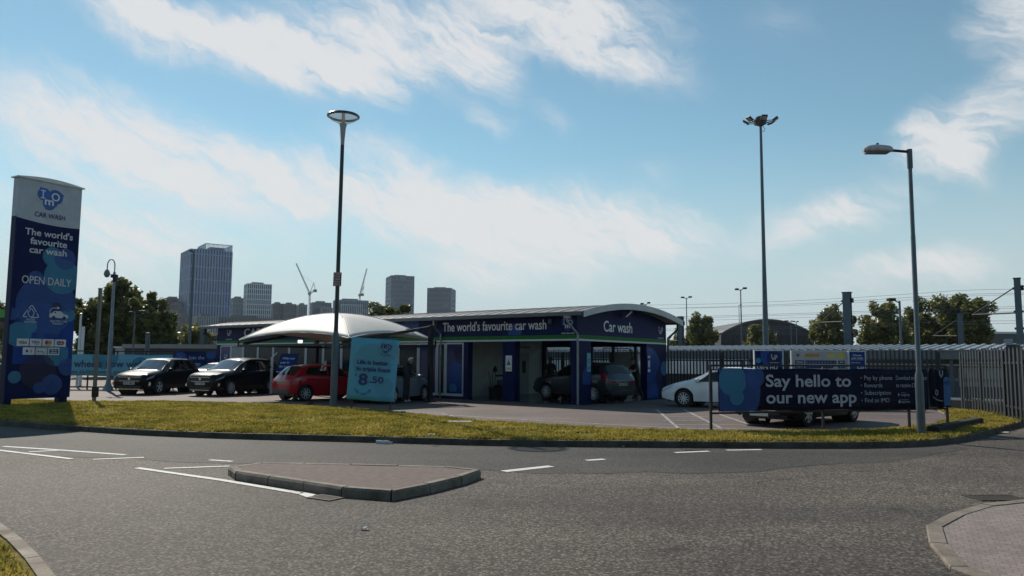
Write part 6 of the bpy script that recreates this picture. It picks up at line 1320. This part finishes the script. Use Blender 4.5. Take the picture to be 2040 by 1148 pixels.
tree('tree between the arched shed and the thick catenary mast', 1612, 1706, 600, 88, 1, 41, 6000, .19, .1); tree('rounded tree between the thick catenary mast and the single arm lamp post', 1708, 1812, 596, 92, 1, 43, 7000, .2, .1)
tree('dark tree behind the column of the side-arm street lamp', 1788, 1876, 590, 96, 0, 47, 6500, .2, .1); tree('largest tree, beyond the phone end of the banner', 1842, 1980, 583, 92, 0, 49, 9500, .2, .08); tree('sparse low tree behind the platform roof by the gable', 1325, 1372, 650, 84, 2, 52, 1800, .16, .05)
me, cs = crown_mesh('foliage', 1.5, .8, 1.1, 1.25, LEAF[2], 2500, .09, 77); link('foliage', me, HEDGE); m = MB(); [m.bar((.2*i, 0, 0), (.35*i, .1, 1.3), .03, .015, 6) for i in range(-3, 4)]; m.build('stems', BARK, HEDGE)

# ------------------------------------------------------------------ skyline
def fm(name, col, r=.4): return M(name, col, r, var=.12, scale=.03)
T_DARK = fm('tower_hazed_glass', (.010, .03, .085), .3); T_FIN = fm('tower_fin_hazed', (.17, .28, .48), .5); T_SIDE = fm('tower_side_panel', (.085, .115, .15), .5)  # blue of distant haze and skylight is mixed into the tower colours
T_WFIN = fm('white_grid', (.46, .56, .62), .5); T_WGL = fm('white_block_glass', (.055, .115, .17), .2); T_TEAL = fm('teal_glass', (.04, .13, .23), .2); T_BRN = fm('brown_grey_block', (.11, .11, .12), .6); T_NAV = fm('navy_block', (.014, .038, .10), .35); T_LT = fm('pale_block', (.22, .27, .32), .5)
def block(label, px0, px1, pyt, Y, turn, depth, wall, fin, cols, rows, sidecols=6, fw=.25, crown=None, name='tower_block', rowh=.35, cat='tower', pyb=None, every=1, group='towers on the skyline'):
    """office block: body, one window strip per bay, floor bands, parapet"""
    a, b = D(px0, pyt, Y), D(px1, pyt, Y); H = a.z+.35; cx = (a.x+b.x)/2; face = math.atan2(-cx, Y); wide = (b.x-a.x)*math.cos(face)
    rz = face*0+math.atan2(-cx, Y)*1.0+R(turn); app = abs(math.sin(R(turn)))*depth; w = max(4, ((b-a).length*math.cos(face)-app)/math.cos(R(turn)))
    t = thing(name, label, cat, (cx, Y, -.35), rz, group); hw, hd = w/2, depth/2
    MB().box(-hw, hw, -hd, hd, 0, H).build('wall', wall, t)
    z0 = 0; n = cols; pw = w/n; m = MB()
    for i in range(n+1): x = -hw+pw*i; m.box(x-fw/2, x+fw/2, -hd-.45, -hd, z0, H)
    m.build('facade_fins', fin, t)
    m = MB()
    for k in range(1, rows+1, every): z = H*k/rows; m.box(-hw, hw, -hd-.3, -hd-.002, z-rowh, z)
    m.build('floor_bands', fin, t)
    sg = 1 if turn < 0 else -1; m = MB(); n2 = sidecols; m2 = MB()
    for i in range(n2+1): y = -hd+depth*i/n2; m.box(min(sg*hw, sg*(hw+.4)), max(sg*hw, sg*(hw+.4)), y-fw/2, y+fw/2, z0, H)
    for k in range(1, rows+1, every): z = H*k/rows; m2.box(min(sg*(hw+.002), sg*(hw+.28)), max(sg*(hw+.002), sg*(hw+.28)), -hd, hd, z-rowh, z)
    m.build('side_fins', fin, t); m2.build('side_bands', fin, t)
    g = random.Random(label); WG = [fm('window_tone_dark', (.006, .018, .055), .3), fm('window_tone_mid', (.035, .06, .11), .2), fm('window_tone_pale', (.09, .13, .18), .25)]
    for i in range(n):                                              # one strip of windows per bay, with odd blinds and openings
        x = -hw+pw*(i+.5); xa, xb, y = x-pw*.36, x+pw*.36, -hd-.12; vs, fs, ms = [], [], []
        for k in range(rows):
            for z in (H*(k+.12)/rows, H*(k+.78)/rows): vs += [(xa, y, z), (xb, y, z), (xb, -hd-.003, z), (xa, -hd-.003, z)]
        for k in range(2*rows-1):
            q = 4*k; r_ = g.random(); mi = 3 if k % 2 else (0 if r_ < .62 else 1 if r_ < .9 else 2)
            for u_ in range(4): fs.append((q+u_, q+(u_+1) % 4, q+4+(u_+1) % 4, q+4+u_)); ms.append(mi)
        fs += [(3, 2, 1, 0), tuple(8*rows-4+u_ for u_ in range(4))]; ms += [3, 3]
        m = MB(); m.v = vs; m.f = fs; m.m = ms; m.build('window_strip', WG+[wall], t)
    MB().box(-hw*.55, hw*.4, -hd*.5, hd*.5, H, H+1.8).build('plant_room', T_BRN, t)
    return t, hw, hd, H
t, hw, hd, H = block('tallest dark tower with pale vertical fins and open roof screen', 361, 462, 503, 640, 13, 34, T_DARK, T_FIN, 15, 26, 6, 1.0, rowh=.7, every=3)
m = MB(); x0, x1 = -hw*.28, hw*1.0                                   # roof screen on the higher right part
z1 = D(430, 492, 640).z+1
for i in range(22): x = x0+(x1-x0)*i/21; m.box(x-.18, x+.18, -hd, -hd+.5, H, z1)
for i in range(12): y = -hd+2*hd*.8*i/11; m.box(x0-.2, x0+.2, y, y+.4, H, z1); m.box(x1-.2, x1+.2, y, y+.4, H, z1)
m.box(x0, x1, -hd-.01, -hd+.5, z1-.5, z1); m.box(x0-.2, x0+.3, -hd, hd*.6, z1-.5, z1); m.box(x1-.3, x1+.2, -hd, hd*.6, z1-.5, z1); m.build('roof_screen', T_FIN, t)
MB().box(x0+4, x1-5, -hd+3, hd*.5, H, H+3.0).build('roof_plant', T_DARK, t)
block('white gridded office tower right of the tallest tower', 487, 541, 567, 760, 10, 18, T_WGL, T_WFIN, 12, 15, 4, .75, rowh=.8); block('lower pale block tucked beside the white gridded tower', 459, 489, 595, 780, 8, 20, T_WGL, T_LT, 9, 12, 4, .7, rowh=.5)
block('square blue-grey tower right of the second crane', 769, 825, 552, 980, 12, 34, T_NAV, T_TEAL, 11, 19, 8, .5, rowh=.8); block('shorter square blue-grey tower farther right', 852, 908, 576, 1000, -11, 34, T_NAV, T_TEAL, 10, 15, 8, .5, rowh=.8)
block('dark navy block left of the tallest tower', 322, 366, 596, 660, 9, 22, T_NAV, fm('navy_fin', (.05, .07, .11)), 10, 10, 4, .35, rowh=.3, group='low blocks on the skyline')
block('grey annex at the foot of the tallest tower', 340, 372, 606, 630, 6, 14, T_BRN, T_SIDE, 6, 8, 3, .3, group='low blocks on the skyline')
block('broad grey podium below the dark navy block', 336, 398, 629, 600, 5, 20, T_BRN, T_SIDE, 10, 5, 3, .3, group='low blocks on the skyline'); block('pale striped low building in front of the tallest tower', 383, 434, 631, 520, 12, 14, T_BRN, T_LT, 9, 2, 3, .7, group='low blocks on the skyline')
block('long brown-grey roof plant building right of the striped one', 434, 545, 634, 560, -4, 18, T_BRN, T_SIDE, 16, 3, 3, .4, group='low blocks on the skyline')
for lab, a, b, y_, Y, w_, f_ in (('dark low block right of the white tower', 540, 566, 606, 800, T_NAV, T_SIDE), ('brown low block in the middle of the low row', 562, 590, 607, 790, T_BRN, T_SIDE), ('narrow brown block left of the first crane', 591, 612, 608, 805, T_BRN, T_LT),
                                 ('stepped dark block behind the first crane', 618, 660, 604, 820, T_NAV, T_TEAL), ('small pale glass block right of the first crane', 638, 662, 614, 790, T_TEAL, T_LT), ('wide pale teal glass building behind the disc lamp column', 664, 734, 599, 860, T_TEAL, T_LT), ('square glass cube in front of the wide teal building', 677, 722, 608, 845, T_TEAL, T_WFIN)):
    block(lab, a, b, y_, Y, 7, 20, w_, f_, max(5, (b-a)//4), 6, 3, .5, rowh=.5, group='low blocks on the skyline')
def crane(label, px, pyb, pym, jx, jy, cx_, cy_, Y):
    b0, piv, tip, ctr = D(px, 660, Y), D(px, pym, Y), D(jx, jy, Y), D(cx_, cy_, Y); t = thing('tower_crane', label, 'crane', (b0.x, Y, 0)); o = V((b0.x, Y, 0)); CR = fm('crane_steel', (.16, .17, .19), .6)
    def lattice(p, q, w, nseg, nm):
        m = MB(); d = (q-p).normalized(); s = d.cross(V((0, 1, 0))).normalized()*w/2; y = V((0, w/2, 0)); cs = [s+y, s-y, -s-y, -s+y]
        for c in cs: m.beam(p+c, q+c*.6, .28, .28)
        for i in range(nseg):
            a, b = p.lerp(q, i/nseg), p.lerp(q, (i+1)/nseg)
            m.beam(a+cs[0], b+cs[3], .2, .2); m.beam(a+cs[1], b+cs[2], .2, .2)
        m.build(nm, CR, t)
    pv = piv-o; lattice(V((0, 0, 0)), pv, 1.9, 16, 'mast'); lattice(pv, tip-o, 1.3, 14, 'jib'); lattice(pv, ctr-o, 1.5, 4, 'counter_jib')
    m = MB(); c = ctr-o; m.box(c.x-1.6, c.x+1.6, -1.2, 1.2, c.z-2.2, c.z+.6); m.build('counterweight', T_BRN, t); m = MB(); m.box(pv.x-1.6, pv.x+1.2, -1.4, 1.4, pv.z-1.6, pv.z+1.0); m.build('cab', fm('crane_cab', (.3, .3, .3)), t)
    ap = pv+(ctr-piv).normalized()*5+V((0, 0, 9)); m = MB(); m.beam(pv, ap, .5, .5); m.beam(c, ap, .4, .4); m.beam(ap, pv.lerp(tip-o, .62), .16, .16); m.build('a_frame', CR, t)
crane('luffing tower crane with jib leaning far left, over the low blocks', 617, 605, 585, 590, 525, 628, 578, 830); crane('luffing tower crane with steep jib just right of the disc lamp column', 717, 600, 588, 731, 535, 722, 586, 880)
# dark arched shed at the right
p0, p1 = D(1436, 668, 125), D(1622, 668, 125); t = thing('arched_shed', 'wide dark shed with a shallow arched roof beyond the railway', 'shed', ((p0.x+p1.x)/2, 125, -.35)); w = (p1.x-p0.x)/2; zt = D(1529, 640, 125).z+.35; ze = D(1440, 668, 125).z+.35
ar = [V((-w+2*w*i/20, 0, ze+(zt-ze)*(1-(i/10-1)**2))) for i in range(21)]; m = MB(); m.prism([V((-w, 0, 0)), V((w, 0, 0))]+ar[::-1], (0, 30, 0)); m.build('wall', M('shed_dark_cladding', (.045, .046, .052), .7, var=.15, scale=.2), t)
m = MB()
for a, b in zip(ar, ar[1:]): m.add([a+V((0, -.3, 0)), b+V((0, -.3, 0)), b+V((0, 30.3, 0)), a+V((0, 30.3, 0)), a+V((0, -.3, .35)), b+V((0, -.3, .35)), b+V((0, 30.3, .35)), a+V((0, 30.3, .35))], [(0, 1, 5, 4), (4, 5, 6, 7), (0, 3, 2, 1), (2, 3, 7, 6)])
m.build('roof', M('shed_roof', (.07, .072, .08), .6), t); m = MB(); [m.box(-w+2*w*i/36-.05, -w+2*w*i/36+.05, -.12, -.002, .3, ze) for i in range(1, 36)]; m.build('ribs', M('shed_rib', (.03, .031, .036), .7), t)
p0 = D(1960, 664, 118); t = thing('grey_warehouse', 'flat grey warehouse with a pale eaves line beyond the roadside palisade', 'warehouse', (p0.x, 118, -.35)); H = D(2000, 665, 118).z+.35
MB().box(-2, 26, 0, 20, 0, H).build('wall', M('warehouse_grey', (.085, .085, .085), .7), t); MB().box(-2.1, 26.1, -.1, 20.1, H, H+.3).build('roof', OFFW, t); MB().box(3, 4.4, -.03, -.002, H-2.2, H-.8).build('vent_panel', T_LT, t)

# ------------------------------------------------------------------ small things on the ground
t = thing('plastic_bottle', 'crushed clear plastic bottle lying against the verge kerb', 'bottle', G(764, 882, .03), R(-12)); q_ = alpha_mat('bottle_plastic', (.55, .62, .66), .7, .1)
MB().lathe([(0, -.16), (.045, -.155), (.05, -.08), (.038, -.02), (.05, .05), (.045, .1), (.018, .15), (.018, .18), (0, .18)], 14, (0, 0, .0), 'x').build('bottle', q_, t, smooth=50); MB().lathe([(0, .181), (.02, .181), (.02, .205), (0, .205)], 10, (0, 0, 0), 'x').build('cap', M('bottle_cap_blue', (.03, .12, .4), .4), t)
def litter(label, px, py, z, sz, rz):
    t = G(px, py, z); m = MB(); n = 5
    for i in range(n):
        for j in range(n): m.v.append((sz*(i/4-.5), sz*.6*(j/4-.5), .012+random.uniform(0, .02)))
    m.f = [(i*n+j, (i+1)*n+j, (i+1)*n+j+1, i*n+j+1) for i in range(4) for j in range(4)]; m.m = [0]*16; o = m.build('litter', M('paper_white', (.62, .61, .58), .8), None); o.location = t; o.rotation_euler = (0, 0, rz); tag(o, label, 'litter', 'scraps of litter'); o.modifiers.new('solid', 'SOLIDIFY').thickness = .003
litter('white paper scrap alone on the open road near the island', 727, 1056, 0, .085, .3); litter('torn white wrapper in the gutter near the middle of the kerb', 1237, 891, .0, .16, -.4); litter('crumpled paper on the kerb edge beside the concrete cover', 858, 867, .2, .16, .8); litter('pale scrap on the road beside the roadside palisade', 2003, 850+13, .01, .2, .1)
t = thing('manhole_cover', 'flat rectangular concrete cover set in the verge grass', 'manhole cover', verge(*G(915, 845, .14).xy, .01), R(-8)); MB().box(-.32, .32, -.2, .2, -.05, .035).build('slab', M('pale_concrete', (.30, .27, .23), .9), t, bevel=.01); MB().box(-.04, .04, -.012, .012, .036, .041).build('lifting_slot', BLACKP, t)
def grate(label, p, w, d, rz, n):
    t = thing('drain_grate', label, 'drain grate', (p.x, p.y, 0), rz); MB().box(-w/2, w/2, -d/2, d/2, .002, .006).build('pit', BLACKP, t); m = MB(); f = .03
    m.box(-w/2-f, w/2+f, -d/2-f, -d/2, .001, .014); m.box(-w/2-f, w/2+f, d/2, d/2+f, .001, .014); m.box(-w/2-f, -w/2, -d/2, d/2, .001, .0135); m.box(w/2, w/2+f, -d/2, d/2, .001, .0135)
    for i in range(n): x = -w/2+w*(i+.5)/n; m.box(x-.011, x+.011, -d/2, d/2, .0065, .013)
    m.build('grate', M('rusty_iron', (.07, .055, .045), .7, .4), t)
grate('iron drain grate beside the island kerb by the long white line', G(648, 993), .34, .2, R(-32), 8); grate('iron drain grate in the gutter at the tip of the block paving', G(1985, 993), .62, .34, R(4), 10)
q = G(1386, 897); grate('iron gully grate under the kerb below the app banner', q, .45, .2, R(2), 10)
a, b = G(1872, 866, .12), G(1962, 846, .12); d = b-a; t = thing('concrete_beam', 'weathered beam in shade-darkened concrete lying on the grass beside the side-arm street lamp', 'beam', ((a.x+b.x)/2, (a.y+b.y)/2+.25, .07), math.atan2(d.y, d.x))
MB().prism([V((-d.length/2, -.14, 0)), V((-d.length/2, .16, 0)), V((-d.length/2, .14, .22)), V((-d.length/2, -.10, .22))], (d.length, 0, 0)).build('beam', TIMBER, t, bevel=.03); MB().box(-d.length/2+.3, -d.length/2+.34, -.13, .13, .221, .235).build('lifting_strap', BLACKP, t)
t = thing('litter_bag', 'dark crumpled rag lying on the forecourt edge left of the price sign', 'rag', G(617, 806, FZ)); MB().lathe([(0, 0), (.16, .02), (.13, .07), (.05, .09), (0, .095)], 9).build('rag', BLACKP, t, smooth=60)

# ------------------------------------------------------------------ unseen tree belt added behind the viewpoint to darken reflections and low skylight
m = MB(); nx_b, nz_b = 90, 10
for i in range(nx_b+1):
    for j in range(nz_b+1):
        x = -75+150*i/nx_b; z = (11+3*math.sin(x*.21)+2*math.sin(x*.53+1))*j/nz_b; m.v.append((x, -24-.006*x*x*.8+2.2*math.sin(x*.6+z*.5)+1.3*math.sin(x*1.7-z*1.1)-z*.18, z-.3))
m.f = [(i*(nz_b+1)+j, (i+1)*(nz_b+1)+j, (i+1)*(nz_b+1)+j+1, i*(nz_b+1)+j+1) for i in range(nx_b) for j in range(nz_b)]; m.m = [0]*len(m.f)
o_ = m.build('added_tree_belt', LEAF[2], smooth=30); o_.modifiers.new('solid', 'SOLIDIFY').thickness = 2.5; tag(o_, 'unseen dark tree belt added behind the viewpoint to darken reflections', None, kind='stuff')

# ------------------------------------------------------------------ air
m = MB(); m.box(-1500, 1500, -100, 1700, -1.4, 150)
me = bpy.data.meshes.new('haze'); me.from_pydata(m.v, [], m.f); hz = bpy.data.objects.new('haze', me); COL.objects.link(hz); hz['kind'] = 'stuff'; hz['label'] = 'thin summer haze over the whole scene'
hm = bpy.data.materials.new('haze_air'); hm.use_nodes = True; n_ = hm.node_tree; n_.nodes.clear(); o_ = n_.nodes.new('ShaderNodeOutputMaterial'); v_ = n_.nodes.new('ShaderNodeVolumePrincipled')
v_.inputs['Color'].default_value = (.80, .88, .95, 1); v_.inputs['Density'].default_value = .00009; v_.inputs['Anisotropy'].default_value = .2; n_.links.new(v_.outputs[0], o_.inputs['Volume']); me.materials.append(hm)
